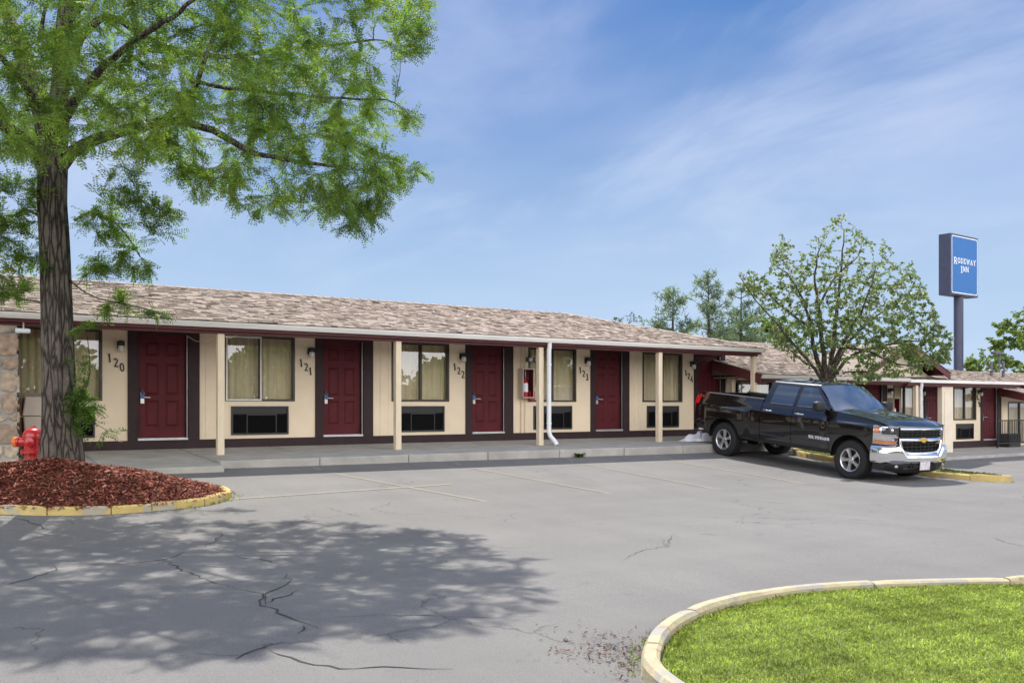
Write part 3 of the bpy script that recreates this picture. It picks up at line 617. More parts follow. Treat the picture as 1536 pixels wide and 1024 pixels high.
def wing_shell(B, org, x0, x1, zb, zg, ops, xr0, xr1, yr, zr, hl, hr, batt=(), depth=None, base=True, rakes=(), yf=0.):
    """zb: walk level, zg: gutter top; ops: openings of the front wall"""
    yback = 2*yr-.35; zs = zg-.06
    w = MB(); wall_open(w, x0, x1, zb-1.0, zs, yf, ops)
    w.quad((x0, yf, zb-1), (x0, yback, zb-1), (x0, yback, zs), (x0, yf, zs)); w.quad((x1, yback, zb-1), (x1, yf, zb-1), (x1, yf, zs), (x1, yback, zs)); w.quad((x1, yback, zb-1), (x0, yback, zb-1), (x0, yback, zs), (x1, yback, zs))
    for b in batt: w.box(b-.022, b+.022, yf-.010, yf+.001, zb+.17, zs-.02)
    wl_ = w.build('wall', M['stucco'], B, org, recalc=False)
    lin = MB(); lin.quad((x0+.02, .9, zb-.2), (x1-.02, .9, zb-.2), (x1-.02, .9, zs), (x0+.02, .9, zs)); lin.quad((x0, .14, zb+.0), (x1, .14, zb+.0), (x1, .9, zb+.0), (x0, .9, zb+.0)); lin.build('inner_partition', M['room'], B, org)
    if base:
        bs = MB(); bs.box(x0-.004, x1+.004, yf-.028, yf, zb-.3, zb+.172); bs.build('base_band', M['trim'], B, org, bevel=.004)
    sf = MB(); sf.box(xr0+.06, xr1-.06, -1.62, yback+1., zs, zs+.03); sf.build('soffit', M['soffit'], B, org)
    fa = MB(); fa.box(xr0+.03, xr1-.03, -1.655, -1.60, zg-.150, zg-.0); fa.box(xr0+.10, xr1-.08, -1.57, -1.44, zg-.20, zs-.002)
    fa.build('fascia', M['fascia'], B, org, bevel=.004)
    gt = MB()
    prof = [(-1.66, zg-.005), (-1.66, zg-.095), (-1.735, zg-.095), (-1.755, zg-.06), (-1.775, zg-.02), (-1.775, zg), (-1.765, zg), (-1.763, zg-.02), (-1.742, zg-.06), (-1.728, zg-.085), (-1.672, zg-.085), (-1.672, zg-.005)]
    gt.prism(prof, 0, xr0, xr1); gt.build('gutter', M['white_paint'], B, org)
    sh, dk = MB(), MB(); roof(sh, dk, xr0-.03, xr1+.03, -1.74, zg+.015, yr, zr, hl, hr)
    rf = dk.build('roof', M['roofdeck'], B, org); sh.build('shingles', M['shingle'], rf, org, tint=True, recalc=False)
    for xr in rakes:
        rk = MB(); L = math.hypot(yr+1.74, zr-zg)
        for (ya, za, yb_, zb_) in ((-1.74, zg+.0, yr, zr-.015), (yr, zr-.015, 2*yr+1.74, zg)):
            rk.prism([(ya, za), (ya, za-.24), (yb_, zb_-.24), (yb_, zb_)], 0, xr-.035, xr)
        rk.build('rake_board', M['fascia'], B, org)
        ge = MB(); ge.prism([(-.0, zs), (yback, zs), (yr, zr-.3)], 0, x0 if xr < (x0+x1)/2 else x1-.06, x0+.06 if xr < (x0+x1)/2 else x1)
        ge.build('gable_wall', M['trim'], B, org)
    return wl_

# --- near wing: rooms 120-124
B1 = tag(empty('motel_wing', (5.5, 0, 0)), 'long tan motel wing with maroon six-panel doors of rooms 120 to 124 behind the truck', 'motel wing'); O1 = (5.5, 0, 0)
DOORS = [(4.00, 4.89, 3.80, 5.14), (7.75, 8.63, 7.56, 8.90), (11.47, 12.34, 11.28, 12.62), (15.20, 16.06, 15.02, 16.32), (18.87, 19.72, 18.70, 19.93)]
WINS = [(1.92, 3.35), (5.65, 7.11), (9.36, 10.84), (13.08, 14.56), (16.80, 18.26)]
ACS = [(2.10, 3.22), (5.77, 6.97), (9.53, 10.71), (13.23, 14.42), (16.95, 18.12)]
ops = [(a-.03, b+.03, .19, 2.255) for a, b, _, _ in DOORS]+[(a, b, .93, 2.26) for a, b in WINS]+[(a, b, .245, .83) for a, b in ACS]
# two more rooms past the left edge of the picture
wing_shell(B1, O1, -7, 19.98, 0, 2.36, ops, -8.3, 19.62, 2.2, 3.42, 3.6, 3.75, batt=(5.28, 9.10, 9.30, 12.90, 16.52, 16.68))
for i, (a, b, f0, f1) in enumerate(DOORS): add_door(B1, O1, 0, a, b, f0, f1)
for i, (a, b) in enumerate(WINS): add_window(B1, O1, 0, a, b, white_left=(i == 1), seed=i)
for a, b in ACS: add_ac(B1, O1, 0, a, b)
for n, (x, dx) in zip(('120', '121', '122', '123', '124'), ((3.47, .135), (7.24, .125), (10.98, .125), (14.68, .135), (18.38, .125))):
    add_number(B1, O1, 0, n, (x-.01, x+.085, x+.195), (1.655, 1.57, 1.485), h=.165)
for x in (1.45, 5.11, 8.75, 12.36, 16.01, 19.45): add_post(B1, O1, x, -1.5, -.12, 2.18)
downspout(B1, O1, 12.50, -1.66, 2.30, -.08)
wr = MB(); wr.tube([(5.02, -1.42, 2.10), (4.95, -1.2, 2.03), (4.86, -.8, 2.06), (4.8, -.4, 2.18)], .008, 5); wr.tube([(5.18, -1.5, 2.13), (5.3, -1.45, 2.10), (5.42, -1.5, 2.15)], .007, 5); wr.build('cable', M['post'], B1, O1)
cd = MB(); cd.tube([(12.86, -.03, .17), (12.86, -.03, 2.27)], .016, 8); cd.tube([(12.97, -.03, .17), (12.97, -.03, 2.27)], .012, 8); cd.build('conduit', M['post'], B1, O1)
# --- lower wing: rooms 125-128, with the gabled porch; its wall stands .6 m forward
Z2 = -.575; YF = -.6; K2 = .968
B2 = tag(empty('motel_wing', (27, 0, Z2)), 'lower tan motel wing with white porch gable and rooms 127 and 128 beyond the tree', 'motel wing'); O2 = (27, 0, Z2)
D2 = [(26.42*K2, 27.28*K2, 26.2*K2, 27.55*K2), (29.80*K2, 30.60*K2, 29.66*K2, 30.80*K2), (33.37*K2, 34.24*K2, 33.2*K2, 34.57*K2)]
W2 = [(20.45*K2, 21.95*K2), (23.2*K2, 24.7*K2), (27.93*K2, 29.2*K2), (31.46*K2, 32.91*K2)]
A2 = [(20.6*K2, 21.8*K2), (23.3*K2, 24.5*K2), (28.0*K2, 29.1*K2), (31.62*K2, 32.73*K2)]
ops2 = [(a-.03, b+.03, Z2+.19, Z2+2.17) for a, b, _, _ in D2]+[(a, b, Z2+.90, Z2+2.13) for a, b in W2]+[(a, b, Z2+.24, Z2+.78) for a, b in A2]
wing_shell(B2, O2, 20.0, 33.60, Z2, 1.665, ops2, 19.5, 26.2, 3.7, 3.02, 0, 0, rakes=(19.47,), base=True, yf=YF)
for a, b, f0, f1 in D2: add_door(B2, O2, Z2, a, b, f0, f1, y=YF, top=2.14)
for i, (a, b) in enumerate(W2): add_window(B2, O2, Z2, a, b, y=YF, z1=2.13, z0=.90, seed=20+i)
for a, b in A2: add_ac(B2, O2, Z2, a, b, y=YF, z0=.24, z1=.78)
add_number(B2, O2, Z2, '127', (29.42*K2, 29.53*K2, 29.62*K2), (1.55, 1.42, 1.28), h=.17, y=YF-.002); add_number(B2, O2, Z2, '128', (32.96*K2, 33.04*K2, 33.10*K2), (1.60, 1.48, 1.36), h=.17, y=YF-.002)
sh, dk = MB(), MB(); roof(sh, dk, 26.15, 32.95, -1.74, 1.64, 2.2, 2.40, 0, 0); rf = dk.build('roof', M['roofdeck'], B2, O2); sh.build('shingles', M['shingle'], rf, O2, tint=True, recalc=False)
gt = MB(); gt.box(26.2, 32.85, -1.775, -1.665, 1.545, 1.64); gt.build('gutter', M['white_paint'], B2, O2, bevel=.01)
fa = MB(); fa.box(26.2, 32.85, -1.66, -1.60, 1.46, 1.62); fa.box(26.25, 32.75, -1.57, -1.44, 1.43, 1.58); fa.build('fascia', M['fascia'], B2, O2); sf = MB(); sf.box(26.3, 33.5, -1.59, 4.4, 1.585, 1.615); sf.build('soffit', M['soffit'], B2, O2)
rk = MB()
for ya, za, yb_, zb_ in ((-1.74, 1.63, 2.2, 2.385), (2.2, 2.385, 6.1, 1.63)): rk.prism([(ya, za), (ya, za-.22), (yb_, zb_-.22), (yb_, zb_)], 0, 32.90, 32.935)
rk.build('rake_board', M['fascia'], B2, O2)
# porch gable
gc, gh, gz0, gzp = 26.15, 2.15, 1.68, 2.62
pd = MB(); pd.prism([(gc-gh+.12, gz0+.02), (gc+gh-.12, gz0+.02), (gc, gzp-.06)], 1, -1.25, -1.18); pd.build('gable', M['pier'], B2, O2)
rk = MB()
for s_ in (-1, 1):
    a, b = (gc+s_*gh, gz0-.02), (gc, gzp)
    nx = .0; rk.prism([a, (a[0], a[1]+.17), (b[0], b[1]+.17), b], 1, -1.80, -1.765)
    rk.prism([(a[0], a[1]+.14), (a[0], a[1]+.165), (b[0], b[1]+.165), (b[0], b[1]+.14)], 1, -1.764, .9)
rk.build('rake_board', M['fascia'], B2, O2)
rs = MB()
for s_ in (-1, 1):
    n = 14
    for i in range(n):
        for j in range(9):
            t0, t1 = i/n, (i+1.1)/n
            xa, xb = gc+s_*(gh+.05)*(1-t0), gc+s_*(gh+.05)*(1-min(1, t1)); za, zb_ = gz0+.155+(gzp-gz0)*t0, gz0+.155+(gzp-gz0)*min(1, t1)
            y0 = -1.82+j*.3; rs.tc = random.choice(SHP); k = random.uniform(.0, .008)
            rs.quad((xa, y0, za+.022+k), (xa, y0+.3, za+.022+k), (xb, y0+.3, zb_+.014), (xb, y0, zb_+.014))
rs.build('gable_shingles', M['shingle'], B2, O2, tint=True, recalc=False)
ff = MB(); ff.box(gc-gh+.06, gc+gh-.06, -1.72, -1.26, 1.675, 1.70); ff.build('ledge', M['trim'], B2, O2)
add_post(B2, O2, 26.70, -1.6, Z2-.1, 1.46); downspout(B2, O2, 26.86, -1.68, 1.56, Z2-.08)
pn = MB(); pn.box(28.18, 28.80, -1.58, -1.42, Z2-.12, 1.45); pn.box(28.30, 28.70, -1.596, -1.579, Z2+.05, 1.30); pn.build('panel', M['pier'], B2, O2, bevel=.008)
# --- farthest wing at the right edge
Z3 = -1.0
B3 = tag(empty('motel_wing', (42, 0, Z3)), 'farthest lowest motel wing with a dark eave behind the black railing', 'motel wing'); O3 = (42, 0, Z3)
W3 = [(33.95, 35.6), (39.5, 41)]
wing_shell(B3, O3, 33.62, 48, Z3, 1.20, [(a, b, Z3+.45, Z3+1.96) for a, b in W3], 33.3, 48.6, 3.2, 2.25, 0, 0, rakes=(33.27,), yf=YF)
for i, (a, b) in enumerate(W3): add_window(B3, O3, Z3, a, b, y=YF, z0=.45, z1=1.96, seed=40+i)
# vents on the low roof
for px, h in ((1487, .0), (1505, .0)):
    p = atd(px, 549, 38.5); vt = tag(empty('vent_pipe', (p.x, p.y, 2.3)), 'dark roof vent pipe, the %s on the low roof' % ('one nearer the sign pole' if px < 1500 else 'one farther from the sign pole'), 'vent pipe', 'vent pipes on the low roof')
    a = MB(); a.lathe([(.06, -.3), (.06, .34), (.05, .35)], 10); a.build('pipe', M['galv'], vt, smooth=40); a = MB(); a.lathe([(.16, -.06), (.14, -.02), (.061, .03)], 12); a.build('flashing', M['galv'], vt, smooth=40)

# ------------------------------------------------------------------ things on the facade
def make_lamp():
    e = empty('wall_lamp', (0, 0, 0))
    a = MB(); a.box(-.05, .05, -.02, 0, -.06, .08); a.tube([(0, -.02, .03), (0, -.07, .05), (0, -.10, .04)], .018, 8); a.build('bracket', M['black'], e, bevel=.004)
    a = MB(); a.lathe([(.03, .09), (.062, .075), (.066, .0), (.06, -.01)], 16, c=(0, -.115, 0)); a.build('cap', M['black'], e, smooth=40)
    a = MB(); a.lathe([(.05, -.011), (.055, -.05), (.052, -.12), (.03, -.135), (.0, -.137)], 16, c=(0, -.115, 0)); a.build('shade', M['jar'], e, smooth=50)
    return e
lamp = make_lamp()
for i, (x, z, lb) in enumerate(((3.66, 1.98, 'above the black number 120'), (7.44, 1.98, 'above the black number 121'), (11.17, 1.98, 'above the black number 122'), (14.88, 1.98, 'above the black number 123'), (18.60, 1.98, 'above the black number 124'), (33.06*K2, 1.30, 'above the black number 128'), (29.50*K2, 1.30, 'above the black number 127'), (27.66*K2, 1.30, 'beside the door under the porch gable'))):
    o = lamp if i == 0 else copy_tree(lamp); o.location = (x, (-.001 if x < 20 else YF-.001), z)
    tag(o, 'black wall lamp with a clear jar shade '+lb, 'wall lamp', 'wall lamps beside the room doors')
def make_cabinet():
    e = empty('fire_cabinet', (0, 0, 0))
    a = MB(); frame(a, -.17, .17, -.36, .36, -.20, 0, .025); a.quad((-.17, -.004, -.36), (.17, -.004, -.36), (.17, -.004, .36), (-.17, -.004, .36)); a.build('case', M['bin_beige'], e, bevel=.004)
    a = MB(); a.quad((-.145, -.008, -.335), (.145, -.008, -.335), (.145, -.008, .335), (-.145, -.008, .335)); a.quad((.144, -.19, -.335), (.144, -.01, -.335), (.144, -.01, .335), (.144, -.19, .335)); a.build('lining', M['maroon'], e, recalc=False)
    return e
def make_ext():
    e = empty('fire_extinguisher', (0, 0, 0))
    a = MB(); a.lathe([(.0, 0), (.062, .005), (.065, .03), (.065, .34), (.045, .39), (.022, .41), (.022, .43)], 18); a.build('cylinder', M['red'], e, smooth=50)
    a = MB(); a.lathe([(.0655, .12), (.0665, .12), (.0665, .33), (.0655, .33)], 18); a.build('label', M['signwhite'], e)
    a = MB(); a.box(-.02, .10, -.012, .012, .435, .455); a.box(-.02, .09, -.012, .012, .47, .485); a.tube([(-.02, 0, .44), (-.06, 0, .42), (-.075, 0, .30), (-.07, 0, .15)], .011, 6); a.build('handle', M['black'], e)
    return e
cab = make_cabinet(); cab.location = (12.93, -.03, 1.38); tag(cab, 'open beige wall cabinet lined in maroon between door 122 and window 123', 'fire cabinet', 'extinguisher cabinets')
ex = make_ext(); ex.location = (12.90, -.13, 1.05); tag(ex, 'red fire extinguisher with white label in the cabinet between door 122 and window 123', 'fire extinguisher', 'fire extinguishers')
c2 = copy_tree(cab); c2.location = (27.78*K2, YF-.03, .72); c2['label'] = 'open wall cabinet lined in maroon under the porch gable left of window 127'
x2 = copy_tree(ex); x2.location = (27.75*K2, YF-.13, .39); x2['label'] = 'red fire extinguisher in the cabinet under the porch gable'
a = empty('alarm_box', (13.12, -.045, 1.08)); tag(a, 'small red alarm call box at the lower right corner of the extinguisher cabinet', 'alarm box')
b = MB(); b.box(-.085, .085, -.07, 0, -.11, .11); b.build('case', M['red'], a, bevel=.006); b = MB(); b.box(-.05, .05, -.082, -.071, -.06, .05); b.build('lever', M['maroon'], a, bevel=.004)
a = empty('emergency_light', (13.13, -.02, 1.96)); tag(a, 'grey twin emergency light above the open fire cabinet', 'emergency light')
b = MB(); b.box(-.16, .14, -.09, 0, -.06, .05); b.build('housing', M['galv'], a, bevel=.01)
for s_ in (-.09, .08):
    b = MB(); b.lathe([(.0, .0), (.045, .0), (.05, .05), (.03, .08)], 14, axis=1, c=(s_, -.17, .0)); b.build('lamp_head', M['jar'], a, smooth=40)
# small red sticker-like hanger on window 123 (orange-red blob low in the pane)
tg = MB(); tg.prism([(13.70, 1.0), (13.84, 1.0), (13.82, 1.14), (13.77, 1.19), (13.72, 1.14)], 1, .075, .085); tag(tg.build('window_ornament', M['orange']), 'small bright red ornament low behind the window of room 123', 'ornament')
# security camera at the left
a = empty('security_camera', (1.86, -1.62, 2.07)); tag(a, 'small pale security camera under the eave at the stone pier', 'security camera')
b = MB(); b.tube([(0, 0, .16), (0, 0, .03)], .012, 8); b.build('bracket', M['bin_beige'], a); b = MB(); b.lathe([(0, -.12), (.036, -.12), (.042, -.10), (.042, .08), (.03, .10), (0, .10)], 14, axis=0); b.build('body', M['signwhite'], a, smooth=40)
b = MB(); b.lathe([(.0, .103), (.026, .103), (.026, .112), (0, .113)], 12, axis=0); b.build('lens', M['black'], a, smooth=40)
# stone pier under the eave
def stone_pier(x0, x1, y0, y1, z0, z1):
    e = empty('stone_pier', ((x0+x1)/2, (y0+y1)/2, z0)); og = e.location[:]
    b = MB(); b.box(x0+.03, x1-.03, y0+.03, y1-.03, z0, z1); b.build('core', M['concrete'], e, og)
    st = MB(); cols = [(.40, .31, .24), (.46, .38, .31), (.36, .29, .23), (.44, .33, .26), (.52, .45, .37), (.33, .26, .21), (.42, .37, .32)]
    rnd = random.Random(3)
    def face(P, w):
        z = z0
        while z < z1-.03:
            h = min(rnd.choice((.12, .17, .24, .36)), z1-z); a_ = 0.
            while a_ < w-.03:
                ww = min(rnd.uniform(.14, .55), w-a_)
                if w-a_-ww < .1: ww = w-a_
                st.tc = rnd.choice(cols); g = .012; o = rnd.uniform(.02, .05)
                pts = [(a_+g+rnd.uniform(0, .07), z+g+rnd.uniform(0, .05)), (a_+ww/2, z+g), (a_+ww-g-rnd.uniform(0, .07), z+g+rnd.uniform(0, .05)), (a_+ww-g, z+h/2), (a_+ww-g-rnd.uniform(0, .06), z+h-g-rnd.uniform(0, .04)), (a_+ww/2, z+h-g), (a_+g+rnd.uniform(0, .03), z+h-g-rnd.uniform(0, .02)), (a_+g, z+h/2)]
                c = (sum(p[0] for p in pts)/8, sum(p[1] for p in pts)/8)
                inn = [((p[0]-c[0])*.78+c[0], (p[1]-c[1])*.78+c[1]) for p in pts]
                vs = [P(*p, 0) for p in pts]+[P(*p, o*.75) for p in pts]+[P(*p, o) for p in inn]
                fs = [(i, (i+1) % 8, 8+(i+1) % 8, 8+i) for i in range(8)]+[(8+i, 8+(i+1) % 8, 16+(i+1) % 8, 16+i) for i in range(8)]+[tuple(range(16, 24))]
                st.add(vs, fs); a_ += ww
            z += h
    face(lambda a, z, o: (x0+a, y0+.03-o, z), x1-x0); face(lambda a, z, o: (x0+.03-o, y1-a, z), y1-y0); face(lambda a, z, o: (x1-.03+o, y0+a, z), y1-y0)
    st.build('stones', M['stone'], e, og, tint=True, smooth=35)
    return e
tag(stone_pier(.5, 1.80, -1.58, -.9, -.2, 2.17), 'tan rubble stone pier under the eave behind the hydrant', 'stone pier')
# litter bin
a = empty('litter_bin', (2.22, -.62, 0)); tag(a, 'beige and brown litter bin with sloping hood between stone pier and tree trunk', 'litter bin')
b = MB(); b.add([(-.24, -.24, 0), (.24, -.24, 0), (.24, .24, 0), (-.24, .24, 0), (-.28, -.28, .66), (.28, -.28, .66), (.28, .28, .66), (-.28, .28, .66)], [(0,3,2,1),(4,5,6,7),(0,1,5,4),(1,2,6,5),(2,3,7,6),(3,0,4,7)]); b.build('body', M['bin_beige'], a, bevel=.02)
b = MB(); b.add([(-.30, -.30, .665), (.30, -.30, .665), (.30, .30, .665), (-.30, .30, .665), (-.25, -.25, 1.0), (.25, -.25, 1.0), (.25, .25, 1.06), (-.25, .25, 1.06)], [(0,3,2,1),(4,5,6,7),(0,1,5,4),(1,2,6,5),(2,3,7,6),(3,0,4,7)]); b.build('hood', M['bin_beige'], a, bevel=.02)
b = MB(); b.box(-.325, -.305, -.22, .22, .02, .64); b.box(-.325, -.306, -.24, .24, .68, .98); b.build('side_panel', M['bin_brown'], a, bevel=.008)
# fire hydrant behind the trunk
hp = atd(50, 690, 14.0); hz0 = gz(hp.x, hp.y)+.02; H_ = empty('fire_hydrant', (hp.x, hp.y, hz0), (0, 0, R(-33.8))); tag(H_, 'red fire hydrant with an orange side nozzle between stone pier and tree trunk', 'hydrant')
ht = (atd(50, 638, 14.0).z-hz0)
b = MB(); b.lathe([(.14, -.1), (.14, .04), (.165, .045), (.165, .075), (.125, .08), (.118, .12), (.118, ht-.42), (.175, ht-.415), (.175, ht-.37), (.125, ht-.365), (.128, ht-.20), (.15, ht-.195), (.15, ht-.165)], 28); b.build('barrel', M['red'], H_, smooth=35)
b = MB(); b.lathe([(.15, ht-.164), (.146, ht-.13), (.12, ht-.075), (.07, ht-.045), (.045, ht-.04), (.045, ht-.025), (.03, ht-.022), (.026, ht), (0, ht+.002)], 28); bn = b.build('bonnet', M['red'], H_, smooth=35)
b = MB()
for k in range(8):
    a_ = k*math.pi/4; b.lathe([(.016, ht-.44), (.016, ht-.355), (0, ht-.352)], 6, c=(.157*math.cos(a_), .157*math.sin(a_), 0))
b.build('bolts', M['red'], H_)
b = MB(); zc_ = ht-.245; b.lathe([(.062, -.10), (.062, -.20), (.075, -.202), (.075, -.225)], 20, axis=0, c=(0, 0, zc_)); b.build('nozzle_neck', M['red'], H_, smooth=35)
b = MB(); b.lathe([(.072, -.226), (.080, -.232), (.078, -.285), (.05, -.295), (.022, -.297), (.02, -.325), (0, -.327)], 20, axis=0, c=(0, 0, zc_)); b.build('nozzle_cap', M['orange'], H_, smooth=35)
b = MB(); b.lathe([(.06, -.10), (.06, -.155), (.072, -.157), (.072, -.185), (.05, -.195), (.02, -.197), (.018, -.225), (0, -.226)], 20, axis=1, c=(0.03, 0, zc_)); b.build('pumper_cap', M['red'], H_, smooth=35)
b = MB(); b.lathe([(0, .226), (.018, .225), (.05, .20), (.07, .185), (.06, .155), (.06, .1)], 20, axis=0, c=(0, 0, zc_)); b.build('nozzle_cap', M['red'], H_, smooth=35)
# towels heap on the walk
def crumpled(name, c, rx, ry, h, seed, mat):
    rn = np.random.default_rng(seed); ph = rn.uniform(0, 6, 12); mb = MB()
    def f(u, v):
        t = 2*math.pi*u; r = v*(1+.22*math.sin(3*t+ph[0])+.15*math.sin(7*t+ph[1]))
        z = h*(1-v**1.6)*(1+.35*math.sin(5*t+ph[2]+4*v)+.25*math.sin(11*v+ph[3]+3*t))+.02*math.sin(13*t+9*v+ph[4])*(1-v)+.012
        return (c[0]+rx*r*math.cos(t), c[1]+ry*r*math.sin(t), c[2]+max(z, .004))
    mb.grid(40, 14, f); return mb.build(name, mat, smooth=70, recalc=False)
tp = atd(1050, 655, 24.6); tp = (fu(1050, -1.75), -1.75, -.075)
tag(crumpled('towel_heap', tp, .50, .34, .17, 4, M['towel']), 'heap of white towels dropped on the walk behind the truck', 'towels')
# railing at the right edge
a = empty('railing', (32.3, -1.15, Z2-.05)); tag(a, 'low black metal railing on the walk past door 128', 'railing'); og = (32.3, -1.15, Z2-.05)
b = MB(); b.box(32.25, 35.4, -1.17, -1.13, Z2+.86, Z2+.90); b.box(32.25, 35.4, -1.165, -1.135, Z2+.06, Z2+.09); b.build('rail', M['black'], a, og)
b = MB()
for i in range(27): b.box(32.34+i*.113, 32.358+i*.113, -1.159, -1.141, Z2+.091, Z2+.859)
b.build('balusters', M['black'], a, og)
for x in (32.25, 35.4):
    b = MB(); b.box(x-.02, x+.02, -1.17, -1.13, Z2-.1, Z2+.8595); b.build('post', M['black'], a, og)
# cooling box on the walk by the far window
a = empty('condenser_unit', (33.55, -.88, Z2)); tag(a, 'low dark grey condenser box standing on the walk behind the railing', 'condenser'); b = MB(); b.box(-.38, .38, -.2, .2, -.1, .40); b.build('case', M['acframe'], a, bevel=.02)
b = MB()
for i in range(7): b.box(-.34, .34, -.22, -.201, -.06+i*.06, -.03+i*.06)
b.build('grille', M['acblack'], a)

# ------------------------------------------------------------------ kerbed islands
def resample(P, n, closed=True):
    P = [np.array(p, float) for p in P]
    if closed: P = P+[P[0]]
    seg = [np.linalg.norm(b-a) for a, b in zip(P, P[1:])]; c = np.concatenate([[0], np.cumsum(seg)]); t = np.linspace(0, c[-1], n, endpoint=not closed)
    P = np.array(P); return np.stack([np.interp(t, c, P[:, i]) for i in range(2)], 1)
def smooth_loop(P, it=2):
    for _ in range(it):
        Q = []
        for i in range(len(P)):
            a, b = np.array(P[i], float), np.array(P[(i+1) % len(P)], float); Q += [a*.75+b*.25, a*.25+b*.75]
        P = Q
    return P
def kerb(name, loop, w, h, mat, block=.6, gap=.012, inner_drop=.3):
    """kerb stones along a closed loop (counter-clockwise); the loop is the outer foot"""
    n = len(loop); mb = MB(); L = np.concatenate([[0], np.cumsum(np.linalg.norm(np.roll(loop, -1, 0)-loop, axis=1))]); tot = L[-1]
    X = np.append(loop[:, 0], loop[0, 0]); Y = np.append(loop[:, 1], loop[0, 1])
    def pt(s):
        s = s % tot; return np.array([np.interp(s, L, X), np.interp(s, L, Y)])
    s = 0.
    while s < tot-.05:
        b = min(block*random.uniform(.8, 1.25), tot-s); k = max(2, int(b/.12)); vs = []; dh = random.uniform(-.012, .010); sh = random.uniform(-.01, .01); ch = random.uniform(0, .02)
        for i in range(k+1):
            q = s+gap/2+(b-gap)*i/k; p = pt(q); t = pt(q+.06)-pt(q-.06); t /= np.linalg.norm(t)+1e-9; nn = np.array([-t[1], t[0]])
            g = gz(*p); wob = random.uniform(-.004, .004); e = ch if i in (0, k) else 0
            for (o, z) in ((0+sh, -.25), (.0+sh+wob, h*.72), (.022+sh, h+dh-e), (w-.022+sh, h+dh-e), (w+sh, h*.78), (w+sh, -inner_drop)):
                c = p+nn*o; vs.append((c[0], c[1], g+z))
        fs = [(i*6+j, i*6+j+1, (i+1)*6+j+1, (i+1)*6+j) for i in range(k) for j in range(5)]
        fs += [tuple(range(6))[::-1], tuple(range(k*6, k*6+6))]
        mb.add(vs, fs); s += b
    return tag(mb.build(name, mat, smooth=35), kind='structure')
def bed(name, loop, c, hf, mat, rings=22, kind='structure'):
    """surface inside a loop; hf(f, x, y) height over the asphalt, f = 0 at c, 1 at the rim"""
    n = len(loop); vs = []
    for i in range(rings+1):
        f = i/rings
        for p in loop:
            q = np.array(c)*(1-f)+p*f; vs.append((q[0], q[1], gz(*q)+hf(f, *q)))
    fs = [(i*n+j, i*n+(j+1) % n, (i+1)*n+(j+1) % n, (i+1)*n+j) for i in range(rings) for j in range(n)]
    o = np_mesh(name, np.array(vs), np.array(fs)[:, ::-1], mat, smooth=True); return tag(o, kind=kind)
# mulch island with the locust tree
TREE = np.array([2.04, -4.20])
mfront = [gpt(*p) for p in ((-60, 768), (0, 771), (65, 773), (130, 773), (200, 769), (270, 763), (318, 757), (340, 750))]
mx0 = mfront[0]
mloop = resample(smooth_loop([(-6, mx0[1]+1.3), (-2.5, mx0[1]+.5)]+mfront+[(mfront[-1][0]+.22, mfront[-1][1]+.30), (mfront[-1][0]+.05, -4.45), (3.3, -3.75), (1.6, -3.46), (-3, -3.42), (-6, -3.5)], 2), 150)
if np.sum(mloop[:, 0]*np.roll(mloop[:, 1], -1)-np.roll(mloop[:, 0], -1)*mloop[:, 1]) < 0: mloop = mloop[::-1].copy()
kerb('kerb', mloop, .15, .115, M['yellow'], .62)
HM = .48
def mh(f, x, y):
    r = math.hypot(x-TREE[0], y-TREE[1]); base = .06+HM*(1-f**1.3)
    return base*(1 if f < .96 else 1)+.025*math.sin(x*5+y*3)*(1-f)
mbed = bed('mulch_bed', np.array([1.9, -4.75])+(mloop-np.array([1.9, -4.75]))*.97, (1.9, -4.75), mh, M['soil'])
def mulch_chips(n):
    th = RNG.integers(0, len(mloop), n); f = np.sqrt(RNG.uniform(0, .96, n)); c = np.array([1.9, -4.75]); P = c*(1-f[:, None])+mloop[th]*f[:, None]+RNG.uniform(-.05, .05, (n, 2))
    z = np.array([gz(*p) for p in P])+np.array([mh(a, *p) for a, p in zip(f, P)])
    return np.column_stack([P, z])
def chip_mesh(name, P, lo, hi, cols, mat, tilt=.6, lift=.012):
    n = len(P); ln = RNG.uniform(lo, hi, n); wd = ln*RNG.uniform(.22, .5, n); yaw = RNG.uniform(0, 6.283, n); pt = RNG.normal(0, tilt*.5, n); rl = RNG.normal(0, tilt*.6, n)
    a = np.stack([np.cos(yaw)*np.cos(pt), np.sin(yaw)*np.cos(pt), np.sin(pt)], 1); b0 = np.stack([-np.sin(yaw), np.cos(yaw), np.zeros(n)], 1)
    up = np.cross(a, b0); b = b0*np.cos(rl)[:, None]+up*np.sin(rl)[:, None]; P = P+np.array([0, 0, 1])*(lift*RNG.uniform(.3, 1.6, n))[:, None]
    V = np.stack([P-a*ln[:, None]/2-b*wd[:, None]/2, P+a*ln[:, None]/2-b*wd[:, None]/3, P+a*ln[:, None]/2+b*wd[:, None]/3, P-a*ln[:, None]/2+b*wd[:, None]/2], 1)
    cols = np.array(cols); T = cols[RNG.integers(0, len(cols), n)]*RNG.uniform(.6, 1.35, (n, 1))
    return np_mesh(name, V.reshape(-1, 3), np.arange(4*n).reshape(n, 4), mat, tint=T)
MC = mulch_chips(42000)
tag(chip_mesh('mulch', MC, .018, .07, [(.25, .070, .045), (.19, .050, .034), (.31, .105, .070), (.11, .032, .024), (.38, .17, .12)], M['chip'], .8, .014), kind='stuff')
